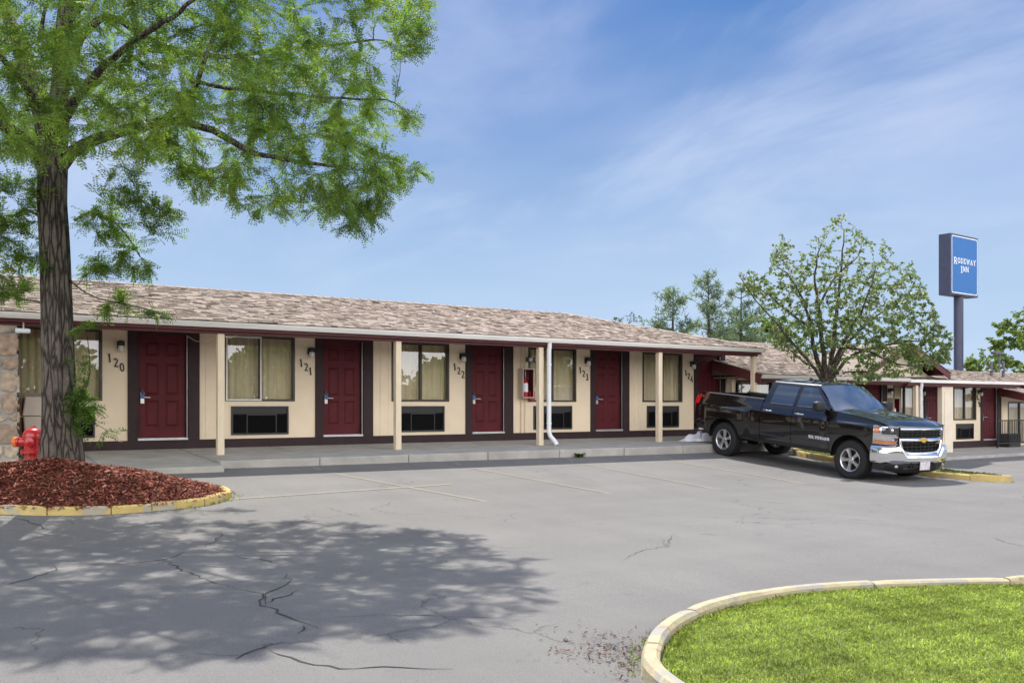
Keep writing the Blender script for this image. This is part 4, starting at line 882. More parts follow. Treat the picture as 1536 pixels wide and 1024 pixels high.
# grass island in the foreground
gl = [(9.6, -15.2)]+[gpt(px, py, dz) for px, py, dz in ((1536, 861, .125), (1400, 863, .125), (1300, 866, .125), (1200, 874, .115), (1130, 886, .10), (1060, 905, .08), (1010, 930, .05), (978, 958, .02), (963, 985, 0), (954, 1024, 0))]+[(3.35, -15.6), (3.4, -16.6), (4.2, -17.8), (6, -18.6), (9, -18.6), (11, -17.6), (11.3, -16.6), (10.6, -15.9)]
gloop = resample(smooth_loop(gl, 2), 170)[::-1].copy(); 
def area(l): x, y = l[:, 0], l[:, 1]; return .5*np.sum(x*np.roll(y, -1)-np.roll(x, -1)*y)
if area(gloop) < 0: gloop = gloop[::-1].copy()
kerb('kerb', gloop, .115, .115, M['palekerb'], 1.15, .012)
def gh_(f, x, y): return .045+.03*(1-f**4)+.012*math.sin(x*3.1)*math.sin(y*2.7)
gcen = np.array([7.0, -16.0]); inner = gcen+(gloop-gcen)*.966
bed('lawn', inner, gcen, gh_, M['turf'])
def tufts(P, hmin, hmax, wid, cols, name, lean=.5, patch=None):
    n = len(P); h = RNG.uniform(hmin, hmax, n); yaw = RNG.uniform(0, 6.283, n); d = np.stack([np.cos(yaw), np.sin(yaw), np.zeros(n)], 1); s = np.stack([-np.sin(yaw), np.cos(yaw), np.zeros(n)], 1)*(wid*RNG.uniform(.6, 1.3, n))[:, None]
    l1 = RNG.uniform(.1, lean, n); up = np.array([0, 0, 1.])
    m = P+d*(l1*h*.3)[:, None]+up*(h*.6)[:, None]; t = P+d*(l1*h*1.1)[:, None]+up*(h*np.sqrt(np.clip(1-l1**2*.6, .2, 1)))[:, None]
    V = np.stack([P-s, P+s, m+s*.7, t, m-s*.7], 1)
    cols = np.array(cols); T = cols[RNG.integers(0, len(cols), n)]*RNG.uniform(.75, 1.25, (n, 1))
    if patch is not None: T = T*patch[:, None]
    return np_mesh(name, V.reshape(-1, 3), np.arange(5*n).reshape(n, 5), M['blade'], tint=T)
n = 190000
P2 = np.column_stack([RNG.uniform(3.5, 11, n), RNG.uniform(-17.6, -13.2, n)])
def inside(P, loop):
    x, y = P[:, 0], P[:, 1]; c = np.zeros(len(P), bool); j = len(loop)-1
    for i in range(len(loop)):
        xi, yi = loop[i]; xj, yj = loop[j]; c ^= ((yi > y) != (yj > y)) & (x < (xj-xi)*(y-yi)/(yj-yi+1e-12)+xi); j = i
    return c
P2 = P2[inside(P2, gcen+(gloop-gcen)*.955)]
dv = P2-gcen; fr_ = np.linalg.norm(dv, axis=1); 
pn_ = 1+.20*np.sin(P2[:, 0]*2.3+1.3*np.sin(P2[:, 1]*1.9))*np.sin(P2[:, 1]*3.1+P2[:, 0])+.22*np.sin(P2[:, 0]*9+P2[:, 1]*5)*np.sin(P2[:, 1]*11-P2[:, 0]*4)+.14*np.sin(P2[:, 0]*23+P2[:, 1]*17)*np.sin(P2[:, 1]*27-P2[:, 0]*19)
ang_ = np.arctan2(dv[:, 1], dv[:, 0]); lv = gloop-gcen; la = np.arctan2(lv[:, 1], lv[:, 0]); so = np.argsort(la); rim_ = np.interp(ang_, la[so], np.linalg.norm(lv, axis=1)[so], period=2*math.pi); ff_ = fr_/rim_
zg_ = ground(P2[:, 0], P2[:, 1])+.046+.03*(1-np.clip(ff_/.962, 0, 1)**4)+.012*np.sin(P2[:, 0]*3.1)*np.sin(P2[:, 1]*2.7)
P3 = np.column_stack([P2, zg_])
tag(tufts(P3, .012, .030, .0034, [(.29, .37, .10), (.33, .40, .125), (.26, .34, .09), (.38, .42, .17), (.22, .29, .07)], 'grass', .9, pn_), kind='stuff')
# rough grass along the kerb edges + litter at the kerb corner
def along(loop, i0, i1, n, off):
    k = RNG.uniform(i0, i1, n).astype(int) % len(loop); t = np.roll(loop, -1, 0)-loop; nn = np.stack([-t[:, 1], t[:, 0]], 1); nn /= np.linalg.norm(nn, axis=1)[:, None]
    P = loop[k]+nn[k]*RNG.normal(off, .035, n)[:, None]+RNG.uniform(-.05, .05, (n, 2)); return np.column_stack([P, ground(P[:, 0], P[:, 1])])
kx = int(np.argmin(np.linalg.norm(gloop-np.array([3.62, -14.6]), axis=1))); ky = int(np.argmin(np.linalg.norm(gloop-np.array([4.6, -13.8]), axis=1)))
gin = along(gloop, 0, len(gloop), 5000, .185); gin[:, 2] += .04
w1 = along(gloop, min(kx, ky)-4, max(kx, ky), 260, -.03)
mk = int(np.argmin(np.linalg.norm(mloop-np.array([4.0, -5.3]), axis=1))); w2 = along(mloop, mk-6, mk+6, 260, -.05)
tag(tufts(np.vstack([gin[:3600], w1[:80], w2[:80]]), .02, .055, .004, [(.20, .27, .05), (.26, .29, .09), (.13, .20, .035)], 'weeds', .8), kind='stuff')
lp = np.array(gpt(925, 972)); nL = 420; PL = lp+RNG.normal(0, 1, (nL, 2))*np.array([.20, .28]); PL = PL[~inside(PL, gloop)]; PL2 = np.array(gpt(890, 985))+RNG.normal(0, .14, (60, 2)); PL = np.vstack([PL, PL2])
wk = along(gloop, min(kx, ky)-8, max(kx, ky)+3, 240, -.07)[:, :2]; wk2 = np.array([(-.0+fu(165*0+356, -2.75)+RNG.normal(0, .25), -2.78-abs(RNG.normal(0, .05))) for _ in range(70)])
PL = np.vstack([PL, wk, wk2]); tag(chip_mesh('leaf_litter', np.column_stack([PL, ground(PL[:, 0], PL[:, 1])+.004]), .010, .034, [(.16, .085, .055), (.10, .05, .035), (.22, .14, .09), (.05, .035, .03)], M['litter'], .5, .008), kind='stuff')
# little weeds at the foot of the walk
for px, c_ in ((868, 'small dark green weed in the kerb joint below the white downspout'),):
    x = fu(px, -2.76); P = np.column_stack([RNG.normal(x, .06, 60), RNG.normal(-2.80, .02, 60), np.zeros(60)]); P[:, 2] = ground(P[:, 0], P[:, 1])
    tag(tufts(P[:34], .05, .13, .009, [(.07, .12, .03), (.05, .09, .02)], 'weed', 1.0), c_, 'weed')
# tree island at the right, long grass and yellow kerb
iloop = resample(smooth_loop([(18.75, -2.8), (18.72, -5.5), (18.6, -7.6), (18.9, -8.5), (19.6, -8.5), (20.3, -7.8), (20.9, -5.5), (21.2, -2.8)], 2), 90)
if area(iloop) < 0: iloop = iloop[::-1].copy()
kerb('kerb', iloop, .16, .13, M['yellow'], .8)
icen = np.array([19.8, -5.2]); bed('planting_bed', icen+(iloop-icen)*.95, icen, lambda f, x, y: .09+.05*(1-f*f), M['turf'])
P2 = np.column_stack([RNG.uniform(18.6, 21.2, 6000), RNG.uniform(-8.5, -2.8, 6000)]); P2 = P2[inside(P2, icen+(iloop-icen)*.93)]
tag(tufts(np.column_stack([P2, ground(P2[:, 0], P2[:, 1])+.08]), .03, .08, .008, [(.09, .12, .03), (.13, .13, .05), (.07, .09, .025)], 'grass', .9), kind='stuff')
# ------------------------------------------------------------------ trees
def in_poly(pts, poly): return inside(np.asarray(pts, float), np.asarray(poly, float))
class Growth:
    """limbs given by hand; twigs reach from the nearest limb to every foliage point"""
    def __init__(s): s.P = []; s.par = []; s.r = []; s.paths = []; s.tw = []
    def limb(s, pts, r0, r1, n=8, wob=None, jit=.0, from_trunk=None):
        pts = [Vector(p) for p in pts]; Q = []
        for i in range(len(pts)-1):
            a, b = pts[max(i-1, 0)], pts[i]; c, d = pts[i+1], pts[min(i+2, len(pts)-1)]
            k = max(2, int((c-b).length/.18))
            for j in range(k):
                t = j/k; Q.append(.5*((2*b)+(c-a)*t+(2*a-5*b+4*c-d)*t*t+(3*b-a-3*c+d)*t**3)+Vector([random.uniform(-jit, jit) for _ in range(3)]))
        Q.append(pts[-1]); m = len(Q); rr = [r0+(r1-r0)*(i/(m-1))**.8 for i in range(m)]
        s.paths.append((Q, rr, n, wob)); s.P += [tuple(q) for q in Q]; s.r += rr
        return s
    def twigs(s, A, rt=.010, sag=.05, jit=.03, step=.22, prefer=None):
        A = np.asarray(A, float); P = np.array(s.P); 
        d0 = np.array([np.min(np.sum((P-a)**2, 1)) for a in A]); order = np.argsort(d0); cap = len(P)+len(A)*14; buf = np.zeros((cap, 3)); buf[:len(P)] = P; n = len(P); rad = np.zeros(cap); rad[:n] = s.r
        for ai in order:
            a = A[ai]; dd = buf[:n]-a; q = np.sum(dd*dd, 1)*(1+.6*(dd[:, 2] > .15)); i = int(np.argmin(q)); b = buf[i].copy(); L = float(np.linalg.norm(a-b))
            if L < .03: continue
            k = int(min(12, max(3, L/step))); r0 = min(rad[i]*.75, max(rt, rt*(.8+1.5*L))); path = []
            for j in range(k+1):
                t = j/k; p = b*(1-t)+a*t; p = p+np.array([0, 0, 1])*(sag*L*4*t*(1-t))
                if 0 < j < k: p = p+RNG.normal(0, jit, 3)*min(1, L)
                path.append(p)
            rr = [r0*(1-t)+rt*.45*t for t in np.linspace(0, 1, k+1)]
            s.tw.append((path, rr)); m = min(k, 13); buf[n:n+m] = path[1:m+1]; rad[n:n+m] = rr[1:m+1]; n += m
            if n > cap-20: break
        return s
    def wood(s, name, mat, parent, org, twig_sides=4):
        mb = MB()
        for Q, rr, n, w in s.paths: mb.tube(Q, rr, n, wob=w)
        for Q, rr in s.tw: mb.tube(Q, rr, twig_sides, cap=False)
        return mb.build(name, mat, parent, org, smooth=60, recalc=False)
def frame_of(D, up=(0, 0, 1)):
    D = D/np.linalg.norm(D, axis=1)[:, None]; u = np.broadcast_to(np.array(up, float), D.shape); S_ = np.cross(D, u); S_ /= np.linalg.norm(S_, axis=1)[:, None]+1e-9; return D, S_, np.cross(S_, D)
def rot(S_, N_, ang): return S_*np.cos(ang)[:, None]+N_*np.sin(ang)[:, None], N_*np.cos(ang)[:, None]-S_*np.sin(ang)[:, None]
def stems_of(tw, per, spread=.5, last=.6):
    """points and directions along the outer part of every twig"""
    B, D = [], []
    for path, rr in tw:
        P = np.array(path); seg = np.linalg.norm(np.diff(P, axis=0), axis=1); c = np.concatenate([[0], np.cumsum(seg)]); L = c[-1]; k = max(2, int(per*random.uniform(.6, 1.4)))
        t = L-min(L, last)*RNG.uniform(0, 1, k)**1.2
        pt = np.stack([np.interp(t, c, P[:, i]) for i in range(3)], 1); d = P[-1]-P[-2]; d = d/np.linalg.norm(d)
        dirs = np.array([d]*k)+RNG.normal(0, spread, (k, 3))*np.array([1, 1, .55]); B.append(pt); D.append(dirs)
    return np.vstack(B), np.vstack(D)
def fronds(B, D, L0, L1, pairs, ll, lw, droop, cols):
    n = len(B); D, S_, N_ = frame_of(D); S_, N_ = rot(S_, N_, RNG.normal(0, .5, n)); L = RNG.uniform(L0, L1, n)[:, None]; cols = np.array(cols); base = cols[RNG.integers(0, len(cols), n)]*RNG.uniform(.75, 1.25, (n, 1))
    V, T = [], []
    for k in range(pairs):
        s = (k+.6)/pairs; p = B+D*L*s-np.array([0, 0, 1])*(droop*L*s*s); sc = (.65+.7*s*(1.35-s))
        for sg in (-1, 1):
            d = S_*sg*.86+D*.42-np.array([0, 0, .18])+RNG.normal(0, .16, (n, 3)); d /= np.linalg.norm(d, axis=1)[:, None]
            w = np.cross(d, N_+RNG.normal(0, .25, (n, 3))); w /= np.linalg.norm(w, axis=1)[:, None]+1e-9; l = ll*sc*RNG.uniform(.8, 1.2, (n, 1)); ww = lw*sc
            V.append(np.stack([p, p+d*l*.5+w*ww/2, p+d*l, p+d*l*.5-w*ww/2], 1)); T.append(base*RNG.uniform(.85, 1.15, (n, 1)))
    V = np.concatenate(V); return V.reshape(-1, 3), np.arange(len(V)*4).reshape(-1, 4), np.concatenate(T)
def ovals(B, D, l0, l1, ratio, cols, hang=.35):
    n = len(B); D = D+np.array([0, 0, -hang]); D, S_, N_ = frame_of(D); S_, N_ = rot(S_, N_, RNG.uniform(-1.3, 1.3, n)); l = RNG.uniform(l0, l1, n)[:, None]; w = l*ratio; cols = np.array(cols); T = cols[RNG.integers(0, len(cols), n)]*RNG.uniform(.7, 1.3, (n, 1))
    B = B+D*l*.25; f = N_*l*.09
    V = np.stack([B, B+D*l*.30+S_*w*.46+f, B+D*l*.68+S_*w*.36+f, B+D*l, B+D*l*.68-S_*w*.36+f, B+D*l*.30-S_*w*.46+f], 1)
    return V.reshape(-1, 3), np.arange(n*6).reshape(n, 6), T
def blob_pts(cl, k=1.):
    out = []
    for (px, py, d, r, n) in cl:
        c = np.array(atd(px, py, d)); m = int(n*k); v = RNG.normal(0, 1, (m, 3)); v /= np.linalg.norm(v, axis=1)[:, None]; v *= RNG.uniform(.15, 1, (m, 1))**(1/2.2)*r*np.array([1, 1, .8]); out.append(c+v)
    return np.vstack(out)

# --- the honey locust on the mulch
TD = 13.28
base = Vector((TREE[0], TREE[1], gz(*TREE)+.38)); T1 = empty('locust_tree', base); OB = tuple(base)
tag(T1, 'large honey locust with feathery leaves and ridged trunk on the red mulch', 'tree')
def tp_(px, py, dd=0): return atd(px, py, TD+dd)
g1 = Growth()
rn_ = [random.uniform(0, 6.28) for _ in range(8)]
def bark_wob(i, th):
    z = i*.09
    v = 1+.05*(1-2*abs(math.sin(6*th+.9*math.sin(z*1.1+rn_[5])+.5*math.sin(z*2.9))))+.035*(1-2*abs(math.sin(10*th-1.0*math.sin(z*.8+rn_[6])+.3*math.sin(z*4.1))))+.03*math.sin(5*th+1.4*math.sin(z*.9)+rn_[0])+.035*math.sin(9*th-1.1*math.sin(z*1.3)+rn_[1])+.022*math.sin(15*th+2.2*math.sin(z*.7)+rn_[2])
    fl = max(0, 1-i/7); return v*(1+fl*fl*(.55+.30*math.sin(4*th+rn_[3])+.10*math.sin(7*th+rn_[4])))
g1.limb([base-Vector((0, 0, .12)), tp_(91, 670), tp_(89, 600), tp_(87, 520), tp_(85, 440), tp_(82, 360), tp_(79, 300), tp_(80, 240)], .225, .185, 84, bark_wob)
trunk_paths = g1.paths[:]
L_ = g1.limb
L_([tp_(76, 275), tp_(52, 228), tp_(22, 200), tp_(-20, 172, -.2), tp_(-90, 140, -.4), tp_(-190, 100, -.8), tp_(-270, 60, -1)], .115, .03, 10, jit=.012)
L_([tp_(76, 268), tp_(66, 200), tp_(54, 150), tp_(32, 85, .2), tp_(6, 10, .4), tp_(-20, -80, .5), tp_(-60, -190, .7)], .13, .03, 10, jit=.012)
L_([tp_(80, 270), tp_(88, 190), tp_(90, 110), tp_(96, 40), tp_(104, -60), tp_(112, -180), tp_(120, -280)], .17, .03, 12, jit=.012)
L_([tp_(82, 262), tp_(108, 228), tp_(150, 208), tp_(200, 192, -.1), tp_(260, 182, -.2), tp_(320, 196, -.3), tp_(370, 225, -.4), tp_(430, 240, -.4), tp_(510, 250, -.4)], .10, .02, 10, jit=.012)
L_([tp_(240, 184, -.2), tp_(285, 145, -.3), tp_(300, 105, -.4), tp_(322, 55, -.4), tp_(345, 0, -.3), tp_(380, -70, -.2)], .05, .015, 7, jit=.012)
L_([tp_(285, 122, -.35), tp_(340, 130, -.6), tp_(420, 140, -.8), tp_(510, 146, -.9), tp_(580, 150, -.9)], .035, .012, 6, jit=.015)
L_([tp_(91, 130), tp_(120, 60, .2), tp_(160, 25, .4), tp_(205, 48, .5), tp_(250, 72, .6), tp_(320, 85, .8), tp_(430, 75, 1), tp_(560, 60, 1.1)], .075, .015, 8, jit=.015)
L_([tp_(96, 40), tp_(160, -50, -.3), tp_(260, -120, -.6), tp_(400, -130, -.6), tp_(520, -90, -.6)], .08, .015, 8, jit=.015)
L_([tp_(86, 200), tp_(120, 140, -1), tp_(190, 70, -2.2), tp_(280, 10, -3.2), tp_(360, -60, -3.6)], .08, .015, 8, jit=.015)
L_([tp_(82, 220), tp_(50, 150, -1), tp_(-20, 60, -2.2), tp_(-120, -20, -3)], .08, .015, 8, jit=.015)
L_([tp_(88, 180), tp_(150, 120, 1.4), tp_(250, 60, 2.8), tp_(350, 20, 3.8)], .08, .015, 8, jit=.015)
L_([tp_(84, 210), tp_(60, 120, 1.5), tp_(20, 30, 2.8), tp_(-60, -60, 3.6)], .08, .015, 8, jit=.015)
L_([tp_(104, -60), tp_(60, -160, -1.4), tp_(40, -240, -2.4)], .07, .012, 7, jit=.015); L_([tp_(108, -100), tp_(220, -220, 1.2), tp_(330, -260, 2)], .07, .012, 7, jit=.015)
L_([tp_(60, 60), tp_(66, 20), tp_(80, -20)], .04, .012, 7); L_([tp_(112, 330), tp_(135, 320), tp_(165, 330), tp_(190, 352), tp_(210, 385)], .022, .008, 6, jit=.01); L_([tp_(66, 330), tp_(40, 315), tp_(10, 330), tp_(-20, 370)], .022, .008, 6, jit=.01)
L_([tp_(104, 420), tp_(130, 440), tp_(165, 452), tp_(215, 462), tp_(245, 470)], .014, .006, 5, jit=.008); L_([tp_(66, 455), tp_(45, 450), tp_(20, 448), tp_(0, 440)], .014, .006, 5, jit=.008)
CP = [(-330, -300), (-60, -400), (250, -430), (460, -330), (620, -160), (660, -60), (652, 45), (628, 85), (560, 118), (630, 178), (612, 228), (640, 262), (588, 288), (566, 340), (540, 352), (498, 338), (452, 312), (405, 335), (352, 312), (300, 292), (262, 240), (200, 235), (150, 225), (110, 238), (60, 238), (0, 240), (-350, 300)]
n = 11000; Q = np.column_stack([RNG.uniform(-340, 660, n), RNG.uniform(-430, 355, n)]); Q = Q[in_poly(Q, CP)]
dep = RNG.uniform(-1, 1, len(Q)); rng_ = np.clip(1.1+2.9*(1-((Q[:, 0]-120)/560)**2), .6, 4)*np.clip((Q[:, 1]+520)/420, .25, 1)*np.clip(1.15-np.clip(Q[:, 1]-120, 0, 300)/330, .3, 1)
dd = dep*rng_
A = np.array([tp_(a, b, c) for (a, b), c in zip(Q, dd)])
cn = np.sin(A[:, 0]*2.6+1.7*np.sin(A[:, 2]*2.9)+.5)*np.sin(A[:, 1]*2.3+A[:, 2]*1.1)+.7*np.sin(A[:, 2]*5.2+1.3*np.sin(A[:, 0]*1.7))
A = A[(cn > -.30) & ((A[:, 2] < 6.2) | (RNG.uniform(0, 1, len(A)) < .45))]; A = A[RNG.permutation(len(A))[:2250]]
lowc = [(190, 285, 13.0, .42, 20), (228, 330, 13.0, .34, 16), (150, 335, 13.1, .36, 16), (205, 392, 13.1, .30, 14), (140, 395, 13.1, .28, 12), (30, 290, 13.1, .45, 20), (12, 345, 13.1, .42, 18), (40, 395, 13.0, .25, 10), (-60, 330, 13.2, .55, 16), 
        (185, 455, 13.2, .14, 4), (232, 466, 13.2, .12, 4), (150, 462, 13.2, .14, 3), (8, 430, 13.1, .22, 9), (35, 440, 13.1, .15, 5), (300, 262, 13, .4, 14), (250, 225, 13, .4, 12)]
A = np.vstack([A, blob_pts(lowc)])
g1.twigs(A, rt=.0075, sag=.05, jit=.035)
wood_ = MB()
for Q_, rr, n_, w_k in trunk_paths: wood_.tube(Q_, rr, n_, wob=w_k)
wood_.build('trunk', M['bark'], T1, OB, smooth=50, recalc=False)
g1.paths = g1.paths[1:]; g1.wood('limbs', M['bark'], T1, OB)
LC = [(.11, .18, .045), (.095, .16, .042), (.135, .21, .048), (.12, .19, .052), (.16, .235, .052), (.10, .165, .05)]
Bf, Df = stems_of(g1.tw, 15, .60, 1.25)
edge = np.clip((Bf[:, 0]-3.2)/2.5, 0, 1)
v, f, t = fronds(Bf, Df, .16, .27, 8, .046, .018, .10, LC)
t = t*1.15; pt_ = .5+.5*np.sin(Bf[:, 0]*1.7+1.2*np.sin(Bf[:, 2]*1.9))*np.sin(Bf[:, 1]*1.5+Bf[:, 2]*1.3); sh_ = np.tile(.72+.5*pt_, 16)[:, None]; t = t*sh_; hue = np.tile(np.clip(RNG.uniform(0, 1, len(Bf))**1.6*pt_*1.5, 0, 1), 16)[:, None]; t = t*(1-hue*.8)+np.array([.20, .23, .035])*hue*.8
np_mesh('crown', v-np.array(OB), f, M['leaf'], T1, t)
# young shoots at the foot of the trunk
gs = Growth(); gs.limb([tp_(104, 650), tp_(120, 600, -.1), tp_(135, 560, -.1), tp_(128, 480, -.1)], .012, .005, 5); gs.limb([tp_(104, 655), tp_(125, 630), tp_(160, 645)], .008, .004, 5)
gs.twigs(blob_pts([(120, 588, 13.15, .15, 8), (126, 618, 13.15, .16, 9), (134, 605, 13.15, .12, 4), (114, 632, 13.1, .10, 3), (158, 648, 13.1, .12, 2), (122, 545, 13.1, .10, 3), (128, 490, 13.1, .1, 2)]), .004, .05, .02)
gs.wood('shoot_stems', M['bark2'], T1, OB); Bs, Ds = stems_of(gs.tw, 7, .5, .3); v, f, t = fronds(Bs, Ds, .16, .26, 9, .055, .018, .4, [(.07, .13, .02), (.06, .11, .018), (.09, .15, .03)]); np_mesh('shoots', v-np.array(OB), f, M['leaf'], T1, t)

# --- the pear tree between the wings
PD = 24.0; pb = atd(1246, 660, PD); pb = Vector((pb.x, pb.y, gz(pb.x, pb.y)+.08)); T2 = empty('pear_tree', pb); OB = tuple(pb)
tag(T2, 'ornamental pear tree with spreading bare limbs and sparse leaves behind the truck cab', 'tree')
def q_(px, py, dd=0): return atd(px, py, PD+dd)
g2 = Growth(); L_ = g2.limb
L_([pb-Vector((0, 0, .1)), q_(1245, 640), q_(1242, 600), q_(1240, 572)], .16, .13, 14)
for pts, r0 in (([(1240, 575, 0), (1222, 530, .1), (1214, 480, .2), (1200, 440, .3), (1180, 410, .4), (1160, 395, .4)], .075), ([(1240, 575, 0), (1234, 520, -.2), (1228, 460, -.4), (1222, 410, -.4), (1232, 365, -.4)], .085),
                ([(1240, 575, 0), (1250, 520, .3), (1256, 460, .4), (1262, 400, .3), (1266, 345, .2)], .085), ([(1241, 572, 0), (1262, 520, -.5), (1290, 470, -.8), (1308, 425, -.9), (1314, 398, -.9)], .07),
                ([(1242, 575, 0), (1275, 535, .4), (1320, 520, .6), (1370, 512, .7), (1415, 515, .7)], .06), ([(1242, 570, 0), (1280, 505, .7), (1330, 465, 1.1), (1375, 440, 1.2)], .06),
                ([(1240, 578, 0), (1215, 545, -.4), (1190, 515, -.7), (1160, 480, -.9), (1125, 440, -1), (1108, 412, -1)], .05), ([(1214, 490, .2), (1185, 470, .3), (1150, 440, .4), (1120, 425, .4)], .04), ([(1262, 520, -.5), (1300, 525, -.9), (1345, 545, -1.1), (1385, 548, -1.1)], .045),
                ([(1216, 548, -.4), (1190, 530, -.8), (1170, 505, -1)], .03), ([(1228, 460, -.4), (1250, 420, -.6), (1285, 385, -.7), (1292, 368, -.7)], .035)):
    L_([q_(*p) for p in pts], r0, .010, 8, jit=.02)
PP = [(1265, 318), (1290, 345), (1320, 350), (1345, 385), (1375, 392), (1385, 425), (1400, 455), (1408, 480), (1430, 505), (1425, 545), (1400, 552), (1380, 560), (1330, 566), (1300, 572), (1262, 590), (1225, 585), (1215, 560), (1180, 530), (1160, 520), (1150, 505), (1160, 475), (1135, 445), (1104, 430), (1110, 400), (1150, 405), (1165, 350), (1180, 348), (1200, 375), (1220, 345), (1240, 330)]
n = 5200; Q = np.column_stack([RNG.uniform(1100, 1435, n), RNG.uniform(315, 592, n)]); Q = Q[in_poly(Q, PP)]; rr_ = np.clip(1.9-np.abs(Q[:, 0]-1270)/110, .5, 1.9); A = np.array([q_(a, b, RNG.uniform(-1, 1)*c) for (a, b), c in zip(Q, rr_)])
keep = RNG.uniform(0, 1, len(A)) < np.where((Q[:, 1] > 525) & (np.abs(Q[:, 0]-1240) < 45), .25, 1)*np.clip(.18+.82*(Q[:, 1]-345)/150, .18, 1); A = A[keep][:1850]
g2.twigs(A, rt=.006, sag=.03, jit=.04)
wd = MB(); Q_, rr, n_, w_k = g2.paths[0]; wd.tube(Q_, rr, n_); wd.build('trunk', M['bark2'], T2, OB, smooth=50, recalc=False); g2.paths = g2.paths[1:]; g2.wood('limbs', M['bark2'], T2, OB)
Bf, Df = stems_of(g2.tw, 18, .9, .55); v, f, t = ovals(Bf, Df, .045, .08, .66, [(.145, .22, .09), (.125, .20, .08), (.18, .26, .11), (.11, .175, .08), (.26, .31, .18), (.15, .14, .08)], .5)
np_mesh('crown', v-np.array(OB), f, M['pear'], T2, t)

# --- trees beyond the roofs
def far_tree(name, label, d, px, pbase, clumps, cols, group, leaf=(.12, .26), mat='far', per=40, r0=.18, seed=0, dens=1.):
    b = atd(px, pbase, d); b = Vector((b.x, b.y, gz(b.x, b.y)-.05)); e = tag(empty(name, b), label, 'tree', group); og = tuple(b); G = Growth(); top = min(c[1] for c in clumps)
    mid = atd(px, (top+pbase)/2+10, d); tp2 = atd(px+random.uniform(-4, 4), top+12, d); G.limb([b, b.lerp(mid, .5), mid, tp2], r0, .03, 8, jit=.03); G.twigs(blob_pts(clumps, dens), rt=.015, sag=.03, jit=.08, step=.5)
    w0 = MB(); Q0, r_, n0, _w = G.paths[0]; w0.tube(Q0, r_, n0); w0.build('trunk', M['bark2'], e, og, smooth=60, recalc=False); G.paths = []; G.wood('branches', M['bark2'], e, og, 3)
    Bt, Dt = stems_of(G.tw, per, .9, 1.0); v, f, t = ovals(Bt, Dt, leaf[0], leaf[1], .6, cols, .2); np_mesh('crown', v-np.array(og), f, M[mat], e, t); return e
PC = [(.15, .21, .14), (.17, .23, .15), (.12, .17, .12), (.19, .25, .16)]
def pine(label, d, px, top, bot, wid, seed):
    rnd = random.Random(seed); b = atd(px, 560, d); b = Vector((b.x, b.y, gz(b.x, b.y)-.05)); e = tag(empty('pine_tree', b), label, 'tree', 'pines beyond the near roof'); og = tuple(b); m = MB(); tip = atd(px, top, d)
    m.tube([b, b.lerp(tip, .5)+Vector((rnd.uniform(-.1, .1), 0, 0)), tip], [.16, .10, .015], 8); m.build('trunk', M['bark2'], e, og, smooth=60, recalc=False)
    br = MB(); V, T = [], []; H = tip.z-atd(px, bot, d).z; rn = np.random.default_rng(seed); k = 0; z = 0.
    while z < H:
        f_ = z/H; L = wid*(.15+.95*f_**.7)*rnd.uniform(.6, 1.15)
        for a_ in range(rnd.randint(2, 4)):
            th = rnd.uniform(0, 6.28); c = Vector((tip.x, tip.y, tip.z-z-rnd.uniform(0, .2))); dr = Vector((math.cos(th), math.sin(th), rnd.uniform(.10, .55))); ln = L*rnd.uniform(.6, 1.1); mid = c+dr*ln*.5; end = c+dr*ln+Vector((0, 0, .12*ln)); br.tube([c, mid, end], [.03, .02, .008], 4, cap=False)
            for s_ in range(int(10*ln+4)):
                t_ = rnd.uniform(.3, 1.05); p = np.array(c+dr*ln*t_+Vector((rnd.gauss(0, .16), rnd.gauss(0, .16), rnd.gauss(.06, .10)))); q = 10; dd_ = rn.normal(0, 1, (q, 3))+np.array([dr.x, dr.y, .6])*.7; dd_ /= np.linalg.norm(dd_, axis=1)[:, None]; l = rn.uniform(.14, .30, (q, 1)); sd_ = np.cross(dd_, rn.normal(0, 1, (q, 3))); sd_ /= np.linalg.norm(sd_, axis=1)[:, None]
                V.append(np.stack([np.repeat(p[None], q, 0)-sd_*.010, np.repeat(p[None], q, 0)+sd_*.010, p+dd_*l+sd_*.016, p+dd_*l-sd_*.016], 1)); T.append(np.array(PC)[rn.integers(0, 4, q)]*rn.uniform(.7, 1.3, (q, 1)))
        z += rnd.uniform(.25, .5)
    br.build('branches', M['bark2'], e, og, recalc=False); V = np.concatenate(V); np_mesh('crown', V.reshape(-1, 3)-np.array(og), np.arange(len(V)*4).reshape(-1, 4), M['needle'], e, np.concatenate(T))
pine('thin pine tree farthest left above the near roof end', 46, 1010, 436, 520, 1.35, 1)
pine('tallest of the pines beyond the near roof end', 47, 1062, 413, 540, 1.9, 2)
pine('bushy pine close left of the pear tree beyond the roof', 50, 1112, 436, 545, 1.7, 3)
GC = [(.16, .23, .08), (.13, .19, .065), (.18, .25, .085), (.21, .28, .10)]
far_tree('broadleaf_tree', 'light green rounded tree at the right edge beyond the low roof', 56, 1545, 560, [(1545, 480, 56, 1.5, 34), (1515, 500, 56, 1.3, 30), (1570, 500, 57, 1.6, 30), (1500, 535, 56, 1.2, 24), (1540, 535, 56, 1.7, 34), (1590, 535, 57, 1.6, 20)], GC, 'broadleaf trees beyond the low roof')
far_tree('broadleaf_tree', 'low bushy tree just right of the sign pole beyond the low roof', 60, 1468, 570, [(1468, 545, 60, .9, 20), (1450, 555, 60, .8, 14), (1488, 552, 60, .9, 16)], GC, 'broadleaf trees beyond the low roof')
far_tree('broadleaf_tree', 'leafy tree filling the gap between pines and pear tree above the roof end', 58, 1135, 560, [(1135, 485, 58, 1.3, 26), (1105, 500, 58, 1.2, 24), (1165, 500, 58, 1.4, 26), (1080, 510, 58, 1.1, 20), (1190, 520, 58, 1.2, 16)], GC, 'broadleaf trees beyond the low roof', dens=1.)
